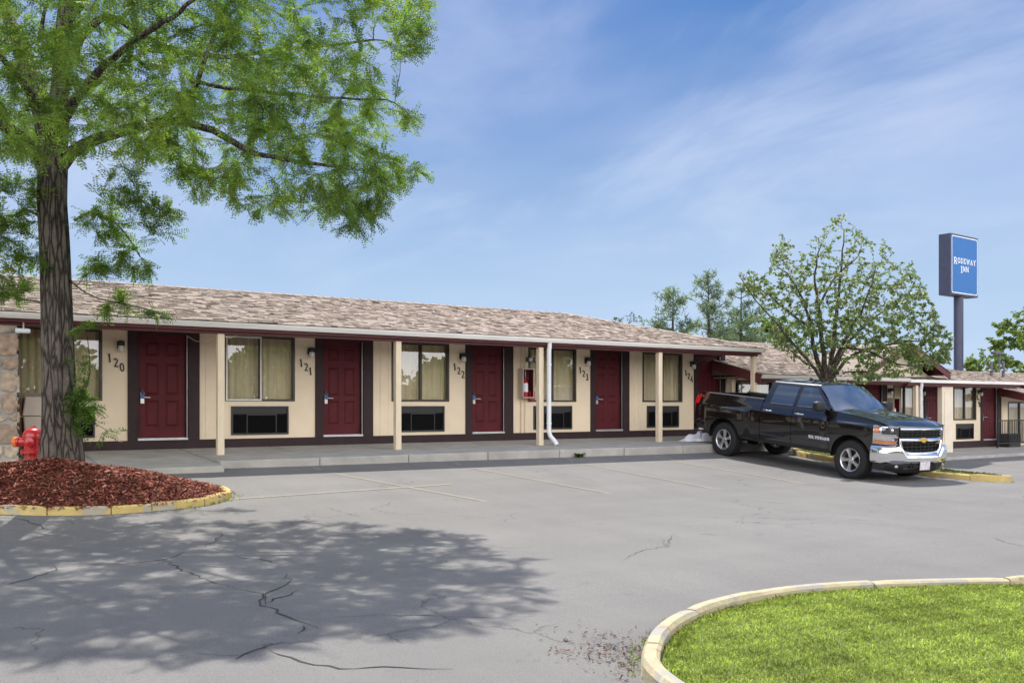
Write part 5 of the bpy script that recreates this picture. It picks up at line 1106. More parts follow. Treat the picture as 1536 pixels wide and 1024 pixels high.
far_tree('broadleaf_tree', 'bare twiggy treetop just showing over the near roof ridge', 40, 940, 520, [(946, 476, 40, .35, 22), (925, 482, 40, .3, 16), (960, 480, 40, .25, 12)], [(.09, .12, .05)], 'broadleaf trees beyond the low roof', leaf=(.05, .1), per=4, r0=.05)
far_tree('broadleaf_tree', 'treetop with yellow leaves showing at the left edge over the roof', 26, -20, 560, [(-15, 400, 26, .9, 30), (10, 415, 26, .6, 16), (-40, 440, 26, 1., 20)], [(.16, .17, .03), (.12, .15, .03)], 'broadleaf trees beyond the low roof', leaf=(.06, .12), per=18)
# the wood across the road, behind the viewer, seen in the window panes
n = 46000; ux = RNG.uniform(-45, 70, n); hz = RNG.uniform(0, 1, n)**.7; top = 5.2+1.5*np.sin(ux*.31)+1.0*np.sin(ux*.83+1); PW = np.column_stack([ux, -46-RNG.uniform(0, 6, n)-2*np.sin(ux*.5), -.8+hz*top]); v, f, t = ovals(PW, RNG.normal(0, 1, (n, 3)), .35, .8, .7, GC+[(.20, .21, .06), (.26, .25, .08)], .2)
wood = np_mesh('woods', v, f, M['far'], None, t); tag(wood, kind='stuff')

# ------------------------------------------------------------------ the tall sign
SD = 55.; c0 = atd(1426, 349, SD); sx, sy = cs*2.55+sn*1.9, -sn*2.55+cs*1.9; ang = math.atan2(sy, sx); SW, SHt, ST = 3.2, 3.62, .74
e = empty('pole_sign', (0, 0, 0)); face_dir = Vector((math.cos(ang), math.sin(ang), 0)); nrm = Vector((math.sin(ang), -math.cos(ang), 0))
org = c0+face_dir*SW/2-nrm*ST/2; e.location = (org.x, org.y, gz(org.x, org.y)); e.rotation_euler = (0, 0, ang); tag(e, 'tall blue roadside sign with white serif lettering on a dark steel pole', 'sign')
zt = c0.z-e.location.z; zb_ = zt-SHt
m = MB(); m.box(-SW/2, SW/2, -ST/2, ST/2, zb_, zt); m.build('cabinet', M['signdark'], e, bevel=.02)
m = MB(); m.lathe([(.27, -.3), (.27, zb_+.02)], 24); m.build('pole', M['signdark'], e, smooth=40)
for s_ in (-1, 1):
    Y = s_*(ST/2+.012); m = MB(); iw, ih = SW/2-.09, SHt/2-.11; zc = (zt+zb_)/2
    def rr_poly(w, h, r): return [(w-r+r*math.cos(R(a)), zc+h-r+r*math.sin(R(a))) for a in range(0, 91, 15)]+[(-w+r+r*math.cos(R(a)), zc+h-r+r*math.sin(R(a))) for a in range(90, 181, 15)]+[(-w+r+r*math.cos(R(a)), zc-h+r+r*math.sin(R(a))) for a in range(180, 271, 15)]+[(w-r+r*math.cos(R(a)), zc-h+r+r*math.sin(R(a))) for a in range(270, 361, 15)]
    m.prism(rr_poly(iw, ih, .14), 1, s_*(ST/2), Y); bd = m.build('sign_face', M['signblue'], e)
    m = MB(); O_ = rr_poly(iw, ih, .14); I_ = rr_poly(iw-.055, ih-.055, .10); k = len(O_); vs = [(x, Y+s_*.004, z) for x, z in O_]+[(x, Y+s_*.004, z) for x, z in I_]; m.add(vs, [(i, (i+1) % k, k+(i+1) % k, k+i) for i in range(k)]); m.build('border', M['signwhite'], bd)
    m = MB(); pl = lambda a, b, c, Y=Y, s_=s_: (a*(-s_), Y+s_*(.004+c), b)
    hb, hs_ = .40, .315; word = 'RODEWAY'; x = -1.29; zl = zc+.10
    wid = sum(GL[c][0]*(hb if i == 0 else hs_)*1.03+.035 for i, c in enumerate(word)); k_ = 2.62/wid
    for i, c in enumerate(word):
        h = hb if i == 0 else hs_; x += glyph(m, c, x, zl-(hb-hs_)*(1 if i == 0 else 0), h, pl, .012, sx=1.03*k_)+.035*k_
    x = -.48; 
    for i, c in enumerate('INN'):
        h = hb if i == 0 else hs_; x += glyph(m, c, x, zl-.47-(hb-hs_)*(1 if i == 0 else 0), h, pl, .012, sx=1.03*k_)+.035*k_
    m.build('lettering', M['signwhite'], bd, recalc=False)
# yard light far right
p = atd(1499, 560, 46); e = tag(empty('yard_light', (p.x, p.y, gz(p.x, p.y))), 'dark shoebox yard light on a thin pole beyond the low roof', 'street lamp'); top = atd(1499, 531, 46).z-e.location.z
m = MB(); m.lathe([(.06, 0), (.045, top)], 10); m.build('pole', M['galv'], e, smooth=40); m = MB(); m.box(-.55, .12, -.14, .14, top-.02, top+.12); m.build('lamp_head', M['galv'], e, bevel=.02)
# ------------------------------------------------------------------ the black pickup (x forward, y to its left, z up; origin on the ground under the rear axle)
WB = 3.645; WR = .40
hx_, hy_ = -.0398, -.999
nearc = Vector((16.57, -3.08)); ax = nearc+Vector((.999, -.04))*1.0
zr_ = (gz(16.57, -3.1)+gz(18.5, -3.1))/2; fx = ax+Vector((hx_, hy_))*WB; zf_ = (gz(fx.x-1, fx.y)+gz(fx.x+.9, fx.y))/2
pitch = math.atan2(zr_-zf_, WB)
TR = empty('pickup_truck', (ax.x, ax.y, zr_), (0, pitch, math.atan2(hy_, hx_)))
tag(TR, 'black four-door pickup truck with chrome bumper and grille backed up to the walk', 'pickup truck')
def lerp_tab(x, X, Y): return float(np.interp(x, X, Y))
def zt(x): return lerp_tab(x, [-1.1, -1.0, 1.115, 1.12, 3.0, 3.15, 3.6, 4.0, 4.25, 4.45, 4.6], [1.455, 1.465, 1.445, 1.375, 1.355, 1.335, 1.30, 1.255, 1.215, 1.17, 1.12])
def zb_of(x):
    z = lerp_tab(x, [-1.1, -.5, .45, 1.0, 3.1, 3.3, 4.1, 4.3], [.62, .55, .53, .50, .50, .50, .52, .60])
    for xc in (0, WB):
        if abs(x-xc) < .505: z = max(z, .42+math.sqrt(max(0, .505**2-(x-xc)**2))*.98)
    return z
YZ = ([.40, .50, .60, .75, .90, 1.05, 1.16, 1.20, 1.30, 1.38, 1.47], [.905, .938, .962, .985, .999, 1.002, .992, .976, .940, .908, .876])
def side_y(x, z):
    y = lerp_tab(z, *YZ)
    for xc in (0, WB):       # squared wheel-arch bulge with a flat shoulder on top
        dx = abs(x-xc); k = 1-smoothstep(.60, .84, dx); top = 1-smoothstep(1.13, 1.185, z)
        y += .034*float(k)*float(top)
    if .90 < x: pass
    y -= .010*float(smoothstep(.64, .60, z))*0
    if x > 3.95: y -= .10*((x-3.95)/.6)**2
    if x < -.75: y -= .035*((-.75-x)/.35)**2
    return y
def skin(name, x0, x1, mat, lo=None, hi=None, dx=.03, nz=26, thick=.03):
    """both side panels between stations x0 and x1"""
    objs = []
    n = max(3, int((x1-x0)/dx)); xs = list(np.linspace(x0, x1, n+1))
    for s_ in (-1, 1):
        m = MB(); vs = []
        for x in xs:
            a, b = (lo(x) if lo else zb_of(x)), (hi(x) if hi else zt(x))
            for j in range(nz+1):
                z = a+(b-a)*j/nz; vs.append((x, s_*side_y(x, z), z))
            vs.append((x, s_*(side_y(x, b)-thick), b+.001))
            vs.insert(len(vs)-nz-2, (x, s_*(side_y(x, a)-thick*1.6), a+.004))
        w = nz+3; fs = []
        for i in range(len(xs)-1):
            for j in range(w-1):
                f = (i*w+j, (i+1)*w+j, (i+1)*w+j+1, i*w+j+1); fs.append(f if s_ > 0 else f[::-1])
        m.add(vs, fs)
        for i in (0, len(xs)-1):    # edges turned in
            b_ = [vs[i*w+j] for j in range(1, w-1)]; inn = [(p[0], p[1]-s_*thick, p[2]) for p in b_]; k = len(b_)
            m.add(b_+inn, [(j, j+1, k+j+1, k+j) for j in range(k-1)])
        objs.append(m)
    return objs
def put(name, mbs, mat, parent=TR, **kw): return [m.build(name, mat, parent, **kw) for m in mbs]
G_ = .006
bedsides = put('bed_side', skin('b', -1.03, 1.11, None), M['paint'], smooth=24)
X2, X3, X4 = 1.12, 2.04, 3.11
doors = []
for a, b in ((X2+G_, X3-G_), (X3+G_, X4-G_)):
    lo = lambda x: zb_of(x)+.045
    doors.append(put('door', skin('d', a, b, None, lo=lo), M['paint'], smooth=24))
rock = put('rocker_panel', skin('r', .50, X4, None, lo=lambda x: max(zb_of(x)-.03, .47), hi=lambda x: max(zb_of(x)+.035, .50), nz=3), M['plastic'], smooth=30)
fenders = put('fender', skin('f', X4+.002, 4.16, None), M['paint'], smooth=24)
def front_x(y): return 4.58-.13*(abs(y)/.9)**2.6
# fender continuing above/around the lamp to the nose
for s_ in (-1, 1):
    m = MB()
    def fn(u, v):
        x = 4.16+.30*u; b = zt(x); a = 1.165-.0*u; z = a+(b-a)*v if b > a else b; return (x, s_*(side_y(x, z)-.0), z)
    m.grid(8, 4, fn, flip=(s_ < 0))
    def fn2(u, v):
        x = 4.16+.14*u; a = .52; b = .80; z = a+(b-a)*v; return (x, s_*(side_y(x, z)-.02), z)
    m.grid(6, 4, fn2, flip=(s_ < 0)); m.build('fender_tip', M['paint'], fenders[0 if s_ < 0 else 1], smooth=40)
# hood
def hood_z(x, y):
    k = abs(y)/.93; base_ = zt(x)+.012
    dome = .055*(1-k**2.4)+.022*math.exp(-((abs(y)-.50)/.10)**2)*float(smoothstep(4.5, 3.6, x))-.014*math.exp(-((abs(y)-.72)/.07)**2)
    nose = -.05*max(0, (x-4.28)/.25)**2
    return base_+dome*float(smoothstep(2.9, 3.2, x))+nose
def hfn(u, v):
    y = -.905+1.81*v; xe = front_x(y)-.055; x0 = 3.14-.10*(abs(y)/.93)**2; x = x0+(xe-x0)*u; yy = y*min(1, side_y(x, zt(x))/.925)
    return (x, yy*.985, hood_z(x, y))
m = MB(); m.grid(36, 48, hfn); hood = m.build('hood', M['paint'], TR, smooth=40, recalc=False)
m = MB()   # hood lip, vertical front edge
def lipf(u, v):
    y = -.88+1.76*u; a = hfn(1, (y+.905)/1.81); return (a[0]+.012*math.sin(v*3.14), a[1], a[2]-.055*v)
m.grid(40, 4, lipf); m.build('hood_lip', M['paint'], hood, smooth=50)
for s_ in (-1, 1):
    m = MB()   # shut line fender/hood
    m.tube([(3.1+.15*i, s_*(side_y(3.1+.15*i, zt(3.1+.15*i))-.018), zt(3.1+.15*i)+.003) for i in range(9)], .005, 5); m.build('shut_line', M['darkgap'], hood)
# cowl
m = MB(); m.grid(20, 3, lambda u, v: (3.15-.14*abs(2*u-1)**2-.22*v, -.86+1.72*u, 1.372-.02*v+.02*(1-abs(2*u-1)**2))); m.build('cowl', M['plastic'], TR, smooth=40)
# bed: floor, inner walls, rail caps, tailgate
m = MB(); m.box(-.99, 1.06, -.80, .80, .86, .90)
for s_ in (-1, 1): m.box(-.99, 1.06, min(s_*.80, s_*.84), max(s_*.80, s_*.84), .86, 1.43)
m.box(1.04, 1.10, -.84, .84, .86, 1.435)
for s_ in (-1, 1): m.box(-.42, .42, min(s_*.56, s_*.80), max(s_*.56, s_*.80), .90, 1.12)
m.build('bed', M['plastic'], TR, bevel=.008)
for s_ in (-1, 1):
    m = MB(); vs = []
    for i in range(16):
        x = -1.02+2.125*i/15; y = side_y(x, zt(x)); z = zt(x); vs += [(x, s_*(y-.004), z-.004), (x, s_*(y-.018), z+.016), (x, s_*(y-.085), z+.018), (x, s_*(y-.10), z-.03)]
    m.add(vs, [(4*i+j, 4*i+4+j, 4*i+5+j, 4*i+1+j) for i in range(15) for j in range(3)]); m.build('bed_rail', M['plastic'], bedsides[0 if s_ < 0 else 1], smooth=40)
m = MB(); m.grid(14, 10, lambda u, v: (-1.045-.02*math.sin(3.14*v)-.02*(1-abs(2*u-1)**3), -.80+1.6*u, .66+.79*v)); m.grid(14, 2, lambda u, v: (-1.05+.06*v, -.80+1.6*u, 1.45+.006*math.sin(3.14*v))); m.box(-1.0, -.975, -.80, .80, .66, 1.448)
tg_ = m.build('tailgate', M['paint'], TR, smooth=40); m = MB(); m.box(-1.085, -1.06, -.14, .14, 1.22, 1.32); m.build('handle', M['plastic'], tg_, bevel=.006)
for s_ in (-1, 1):
    m = MB()
    def tf(u, v):   # wraps the corner
        a = u*1.0; x = -1.06+.02*math.cos(v*6)*0+(.18*max(0, u-.5)*2); y = (.80+.145*min(1, u*2)) if u < .5 else side_y(max(x, -1.03), 1.2)+.006; z = .98+.45*v
        return (x, s_*min(y, side_y(-1.0, z)+.010), z)
    m.grid(10, 8, tf); lt = m.build('tail_light', M['tail'], TR, smooth=60)
    m = MB(); m.box(-1.066, -1.0605, min(s_*.82, s_*.93), max(s_*.82, s_*.93), 1.14, 1.20); m.build('reverse_lens', M['plate'], lt)
    m = MB(); m.box(-1.05, -.95, min(s_*.78, s_*.90), max(s_*.78, s_*.90), .66, 1.44); m.build('corner_post', M['paint'], TR)
# rear bumper
def bump(xf, zlo, zhi, wid, name, mat, n=40, back=.18, nz=6, cut=None):
    m = MB()
    def f(u, v):
        y = -wid+2*wid*u; z = zlo+(zhi-zlo)*v; return (xf(y)+math.copysign(.03, xf(0))*math.sin(3.14*v)**.6, y, z)
    m.grid(n, nz, f); return m
rbx = lambda y: -1.15+.12*max(0, (abs(y)-.70)/.28)**2
m = MB(); m.grid(36, 6, lambda u, v: (rbx(-.98+1.96*u)-.025*math.sin(3.14*v), -.98+1.96*u, .56+.21*v)); m.grid(36, 2, lambda u, v: (rbx(-.98+1.96*u)+.14*v, -.98+1.96*u, .77+.004*v)); m.box(-1.10, -1.03, -.9, .9, .58, .76); m.build('rear_bumper', M['chrome'], TR, smooth=45)
# cab: pillars, roof, glass, seats
def cab_y(z): return .912-(z-1.36)*.36-.10*max(0, (z-1.36)/.48)**4*.35
def cp(x, z, o=0., s_=1): return (x, s_*(cab_y(z)+o), z)
AX = lambda z: 3.10-(z-1.345)*1.16       # A-pillar line
CXr = lambda z: 1.140+(z-1.38)*.14       # back edge of the cab
ZR = 1.835
for s_ in (-1, 1):
    m = MB()
    def band(fa, fb, z0, z1, n=8, o=0.):
        vs = []
        for i in range(n+1):
            z = z0+(z1-z0)*i/n
            for x, oo in ((fa(z), o), (fb(z), o)): vs.append(cp(x, z, oo, s_))
            for x, oo in ((fb(z), -.05), (fa(z), -.05)): vs.append(cp(x, z, oo, s_))
        fs = []
        for i in range(n):
            for j in range(4): f = (4*i+j, 4*i+(j+1) % 4, 4*i+4+(j+1) % 4, 4*i+4+j); fs.append(f)
        m.add(vs, fs)
    band(lambda z: AX(z)-.085, AX, 1.34, ZR+.02)
    band(CXr, lambda z: CXr(z)+.17-.02*(z-1.36), 1.36, ZR+.02)
    band(lambda z: X3-.055+.05*(z-1.36), lambda z: X3+.055+.02*(z-1.36), 1.36, ZR)
    # roof rail
    n = 20; vs = []
    for i in range(n+1):
        x = CXr(ZR)+(AX(ZR)-CXr(ZR))*i/n; ed = 0
        vs += [cp(x, 1.812, .001, s_), cp(x, 1.838, .002, s_), (x, s_*(cab_y(1.86)-.010), 1.858), (x, s_*(cab_y(1.86)-.032), 1.876), (x, s_*(cab_y(1.86)-.085), 1.892)]
    m.add(vs, [(5*i+j, 5*i+5+j, 5*i+6+j, 5*i+1+j) for i in range(n) for j in range(4)])
    m.build('pillar', M['paint'], TR, smooth=35)
    # belt cap on the doors and window panes as parts of their doors
    for k, (fa, fb) in enumerate(((lambda z: CXr(z)+.165-.02*(z-1.36), lambda z: X3-.053+.05*(z-1.36)), (lambda z: X3+.053+.02*(z-1.36), lambda z: AX(z)-.083))):
        dr = doors[k][0 if s_ < 0 else 1]
        g = MB(); g.grid(10, 6, lambda u, v: cp(fa(1.35+.47*v)+(fb(1.35+.47*v)-fa(1.35+.47*v))*u, 1.35+.47*v, -.010, s_)); g.build('window', M['carglass'], dr, smooth=60)
        t = MB(); vs = []
        for i in range(9):
            x = fa(1.37)+(fb(1.37)-fa(1.37))*i/8; vs += [(x, s_*(cab_y(1.37)+.012), 1.362), (x, s_*(cab_y(1.37)+.010), 1.378), (x, s_*(cab_y(1.37)-.02), 1.384)]
        t.add(vs, [(3*i+j, 3*i+3+j, 3*i+4+j, 3*i+1+j) for i in range(8) for j in range(2)]); t.build('window_trim', M['chrome'] if False else M['plastic'], dr, smooth=40)
        # handle
        hxx = (X2+.20, X3+.20)[k]; hz = 1.215; y = side_y(hxx, hz)
        h = MB(); h.tube([(hxx-.10, s_*(y-.01), hz), (hxx-.085, s_*(y+.035), hz), (hxx+.085, s_*(y+.035), hz-.004), (hxx+.10, s_*(y-.01), hz-.004)], [.016, .019, .019, .016], 8); h.build('handle', M['chrome'] if True else M['paint'], dr, smooth=50)
        sm = MB(); sm.tube([(a_, s_*(side_y(a_, .68)+.004), .675-.004*i) for i, a_ in enumerate(np.linspace((X2, X3)[k]+.02, (X3, X4)[k]-.02, 8))], .011, 6); sm.build('side_moulding', M['paint'], dr, smooth=50)
    # mirror
    mr = MB(); mx, my, mz = 2.88, 1.00, 1.435
    def mf(u, v):
        a, b = 2*math.pi*u, math.pi*(v-.5); ca, sa = math.cos(a), math.sin(a); pw = .5
        e_ = lambda c: math.copysign(abs(c)**pw, c); cb_ = max(0, math.cos(b))**.45
        return (mx+.085*e_(math.sin(b))*(1.0)+.02*ca*0, s_*(my+.115+.125*e_(ca)*cb_), mz+.105*e_(sa)*cb_)
    mr.grid(24, 12, mf); mo = mr.build('mirror', M['plastic'], TR, smooth=50); mr = MB(); mr.tube([(mx+.03, s_*(.90), 1.375), (mx+.01, s_*(my+.03), 1.40)], .035, 8); mr.build('mirror_arm', M['plastic'], mo, smooth=50)
    mr = MB(); mr.grid(4, 4, lambda u, v: (mx-.087, s_*(my+.02+.19*u), mz-.08+.16*v)); mr.build('mirror_glass', M['chrome'], mo)
m = MB()
def roof_f(u, v):
    yb = cab_y(1.86)-.08; y = -yb+2*yb*v; k = abs(2*v-1); x0 = CXr(ZR)-.01+.0*k; x1 = AX(ZR)+.10*(1-k**2)-.02; x = x0+(x1-x0)*u
    z = 1.892+.038*(1-k**2.2)-.03*max(0, (.10-u)/.10)**2-.035*max(0, (u-.80)/.20)**2; return (x, y, z)
m.grid(24, 24, roof_f); m.build('roof', M['paint'], TR, smooth=40)
def ws(u, v):
    t = 2*u-1; k = abs(t); yb, yt = .878, cab_y(1.80)-.03; xb, zb_ = 3.19-.14*k**2, 1.350; a = roof_f(1, (u*.96+.02)); xt, ztp = a[0]+.005, a[2]-.012
    y = t*(yb+(yt-yb)*v); return (xb+(xt-xb)*v+.03*math.sin(3.14*v), y, zb_+(ztp-zb_)*v+.012*math.sin(3.14*v))
m = MB(); m.grid(20, 12, ws); m.build('windshield', M['windshield'], TR, smooth=60)
m = MB(); m.tube([ws(i/20, .0) for i in range(1, 20)], .012, 6); m.tube([(3.17, -.55, 1.385), (3.10, -.2, 1.405), (3.06, .15, 1.42)], .009, 6); m.tube([(3.17, .05, 1.39), (3.10, .4, 1.41), (3.04, .62, 1.42)], .009, 6); m.build('wiper', M['plastic'], TR)
m = MB(); m.grid(8, 6, lambda u, v: (CXr(1.40+.41*v)+.01, (-.80+1.6*u)*(1-.14*v), 1.40+.41*v)); m.build('rear_window', M['carglass'], TR, smooth=60)
m = MB(); m.grid(8, 4, lambda u, v: (1.132+.004*v, -.90+1.8*u, .85+.53*v)); m.grid(8, 2, lambda u, v: (CXr(1.81+.07*v)+.005, (-.80+1.6*u)*.86, 1.81+.08*v)); m.build('cab_back', M['paint'], TR)
m = MB()
for y0 in (-.70, .12):
    m.box(2.0, 2.5, y0, y0+.56, .80, 1.0); m.add([(1.98, y0, .98), (2.12, y0, .98), (2.12, y0+.56, .98), (1.98, y0+.56, .98), (1.80, y0+.04, 1.52), (1.90, y0+.04, 1.54), (1.90, y0+.52, 1.54), (1.80, y0+.52, 1.52)], [(0,3,2,1),(4,5,6,7),(0,1,5,4),(1,2,6,5),(2,3,7,6),(3,0,4,7)]); m.box(1.80, 1.88, y0+.15, y0+.41, 1.56, 1.72)
m.box(1.22, 1.68, -.74, .74, .80, 1.0); m.add([(1.18, -.74, .98), (1.32, -.74, .98), (1.32, .74, .98), (1.18, .74, .98), (1.19, -.72, 1.50), (1.26, -.72, 1.52), (1.26, .72, 1.52), (1.19, .72, 1.50)], [(0,3,2,1),(4,5,6,7),(0,1,5,4),(1,2,6,5),(2,3,7,6),(3,0,4,7)])
seat = m.build('seat', M['interior'], TR, bevel=.03)
m = MB(); m.grid(12, 6, lambda u, v: (2.62+.42*v, -.84+1.68*u, 1.20+.14*math.sin(1.57*min(1, v*1.6)))); m.box(2.62, 3.0, -.85, .85, .75, 1.20); m.build('dashboard', M['interior'], TR, smooth=50)
m = MB(); m.tube([(2.52+.06*math.sin(a), .40+.18*math.cos(a), 1.22+.17*math.sin(a)) for a in np.linspace(0, 6.283, 20)], .014, 6); m.build('steering_wheel', M['plastic'], TR, smooth=60)
m = MB(); m.box(1.14, 3.0, -.92, .92, .50, .56); m.box(-.98, 4.2, -.62, .62, .50, .86); m.box(.55, 1.12, -.90, .90, .60, .86); m.box(3.05, 3.12, -.86, .86, .56, 1.30); m.box(-.9, 4.3, -.48, -.36, .40, .52); m.box(-.9, 4.3, .36, .48, .40, .52); m.tube([(0, -.8, .40), (0, .8, .40)], .05, 8); m.tube([(WB, -.8, .40), (WB, .8, .40)], .04, 8); m.lathe([(0, -.12), (.14, -.08), (.15, .08), (0, .12)], 14, axis=1, c=(0, 0, .40)); m.build('chassis', M['darkgap'], TR)
for xc in (0, WB):     # wheel housings
    for s_ in (-1, 1):
        m = MB(); m.grid(16, 2, lambda u, v: (xc+.53*math.cos(math.pi*u), s_*(.60+.36*v), .42+.52*math.sin(math.pi*u))); m.quad((xc-.53, s_*.60, .42), (xc+.53, s_*.60, .42), (xc+.53, s_*.60, .96), (xc-.53, s_*.60, .96)); m.build('wheel_housing', M['darkgap'], TR)
# wheels
def make_wheel():
    w = empty('wheel', (0, 0, 0)); w.parent = TR
    m = MB(); pr = [(.236, -.10), (.245, -.125), (.30, -.132), (.36, -.128), (.388, -.105), (.398, -.07), (.40, 0), (.398, .07), (.388, .105), (.36, .128), (.30, .132), (.245, .125), (.236, .10)]
    m.lathe(pr, 48, axis=1, cap=False)
    for k in range(48):
        a = 2*math.pi*k/48
        for (y0, y1) in ((-.115, -.06), (-.05, .05), (.06, .115)):
            b = a+(.03 if y0 == -.05 else 0); vs = []
            for r in (.392, .404):
                for yy, da in ((y0, -.045), (y1, -.045+.02), (y1, .035+.02), (y0, .035)): vs.append((r*math.cos(b+da), yy, r*math.sin(b+da)))
            m.add(vs, [(4, 5, 6, 7), (0, 1, 5, 4), (1, 2, 6, 5), (2, 3, 7, 6), (3, 0, 4, 7)])
    m.build('tyre', M['rubber'], w, smooth=35)
    m = MB(); m.lathe([(.238, .105), (.246, .118), (.240, .126), (.222, .112), (.214, .07), (.205, -.09), (.236, -.10)], 48, axis=1, cap=False)
    for k in range(5):
        a = 2*math.pi*k/5+.314; vs = []
        for r, hw, yo in ((.055, .034, .098), (.12, .034, .098), (.185, .044, .100), (.222, .062, .108)):
            for (t, yy) in ((-hw, yo-.03), (-hw*.72, yo), (-hw*.16, yo), (0, yo-.012), (hw*.16, yo), (hw*.72, yo), (hw, yo-.03)): vs.append((r*math.cos(a)-t*math.sin(a), yy, r*math.sin(a)+t*math.cos(a)))
        m.add(vs, [(i*7+j, (i+1)*7+j, (i+1)*7+j+1, i*7+j+1) for i in range(3) for j in range(6)])
    m.lathe([(.068, .07), (.068, .100), (.058, .106), (.036, .108), (.034, .118), (0, .120)], 24, axis=1)
    rim = m.build('rim', M['alloy'], w, smooth=35)
    m = MB(); m.lathe([(.20, .015), (0, .016)], 32, axis=1)
    for k in range(5):
        a = 2*math.pi*k/5; m.lathe([(.010, .10), (.010, .112), (0, .113)], 8, axis=1, c=(.05*math.cos(a), 0, .05*math.sin(a)))
    m.build('brake_disc', M['darkgap'], w)
    return w
w0 = make_wheel()
for i, (x, s_) in enumerate(((0, -1), (WB, -1), (0, 1), (WB, 1))):
    w = w0 if i == 0 else copy_tree(w0, TR); w.location = (x, s_*.865, WR); w.rotation_euler = (0, .4*i, 0 if s_ > 0 else math.pi)
# ---- front end
def fgrid(y0, y1, z0f, z1f, off, nu=24, nv=6, bulge=.0):
    m = MB(); m.grid(nu, nv, lambda u, v: ((lambda y: (front_x(y)+off+bulge*math.sin(3.14*v), y, (z0f(y) if callable(z0f) else z0f)*(1-v)+(z1f(y) if callable(z1f) else z1f)*v))(y0+(y1-y0)*u))); return m
m = fgrid(-.90, .90, .58, 1.17, -.10); m.build('grille_backing', M['darkgap'], TR)
gr = empty('grille', (0, 0, 0)); gr.parent = TR
fgrid(-.64, .64, 1.085, 1.145, -.012, bulge=.022).build('top_bar', M['chrome'], gr, smooth=50)
fgrid(-.66, .66, .865, .935, -.004, bulge=.026).build('middle_bar', M['chrome'], gr, smooth=50)
for z0, z1, hw in ((.94, 1.08, .635), (.655, .86, .60)):
    m = MB(); ny = 9; nz = 3
    for i in range(nz):
        z = z0+(z1-z0)*(i+.5)/nz; vs = []
        for j in range(25):
            y = -hw+2*hw*j/24; x = front_x(y)-.035; vs += [(x, y, z-.010), (x+.022, y, z-.006), (x+.022, y, z+.006), (x, y, z+.010)]
        m.add(vs, [(4*j+k, 4*j+4+k, 4*j+5+k, 4*j+1+k) for j in range(24) for k in range(3)])
    for j in range(ny):
        y = -hw+2*hw*(j+.5)/ny; x = front_x(y)-.036; m.box(x-.01, x+.012, y-.008, y+.008, z0+.002, z1-.002)
    m.build('grille_mesh', M['plastic'], gr)
# U-shaped chrome frame round the lower grille
m = MB(); path = [(-.66, .88), (-.64, .80), (-.59, .70), (-.50, .652), (-.3, .636), (0, .632), (.3, .636), (.50, .652), (.59, .70), (.64, .80), (.66, .88)]
m.tube([(front_x(y)+.030, y, z) for y, z in path], .027, 8); m.build('lower_frame', M['chrome'], gr, smooth=60)
m = MB(); xx = front_x(0)+.026; bow = [(-.135, -.022), (-.05, -.022), (-.038, -.048), (.062, -.048), (.050, -.022), (.135, -.022), (.122, .022), (.05, .022), (.038, .048), (-.062, .048), (-.05, .022), (-.122, .022)]
m.prism([(y, .900+z) for y, z in bow], 0, xx, xx+.014); em = m.build('emblem', M['gold'], gr, bevel=.003)
for s_ in (-1, 1):
    # lamp cluster wrapping the corner, from the grille to the fender
    def lampf(off):
        def f(u, v):
            z = .80+.365*v
            if u < .55:
                y = .665+(.885-.665)*(u/.55); x = front_x(y)+off-.01
            else:
                t = (u-.55)/.45; x = front_x(.885)+off-.01-(front_x(.885)-.01-4.17)*t; y = .885+(side_y(4.17, z)-.885)*t**.55
            return (x, s_*(y+off*.3), z+.012*(u-.3))
        return f
    f = lampf(0.); fb = lampf(-.055)
    m = MB(); m.grid(20, 8, fb); hl = m.build('headlight', M['chrome'], TR, smooth=40)
    m = MB(); m.grid(20, 8, f); m.build('lens', M['lens'], hl, smooth=60)
    ro = lampf(-.012); r2 = lampf(-.035)
    m = MB(); m.grid(12, 3, lambda u, v: r2(.02+.9*u, .04+.17*v)); m.grid(5, 3, lambda u, v: ro(.80+.16*u, .60+.30*v)); m.build('turn_lamp', M['amber'], hl, smooth=40)
    m = MB(); m.grid(10, 3, lambda u, v: r2(.03+.66*u, .55+.36*v)); m.build('lamp_recess', M['darkgap'], hl)
    m = MB(); m.grid(12, 2, lambda u, v: ro(.0+1.0*u, .93+.07*v)); m.grid(12, 2, lambda u, v: ro(.0+.8*u, .38+.10*v)); m.grid(12, 2, lambda u, v: ro(1.0*u, .0+.04*v)); m.build('lamp_trim', M['chrome'], hl, smooth=40)
    pc = r2(.34, .78); m = MB(); m.lathe([(.0, .05), (.03, .045), (.05, .025), (.056, 0)], 16, axis=0, c=(pc[0]-.01, pc[1], pc[2])); m.build('projector', M['chrome'], hl, smooth=60)
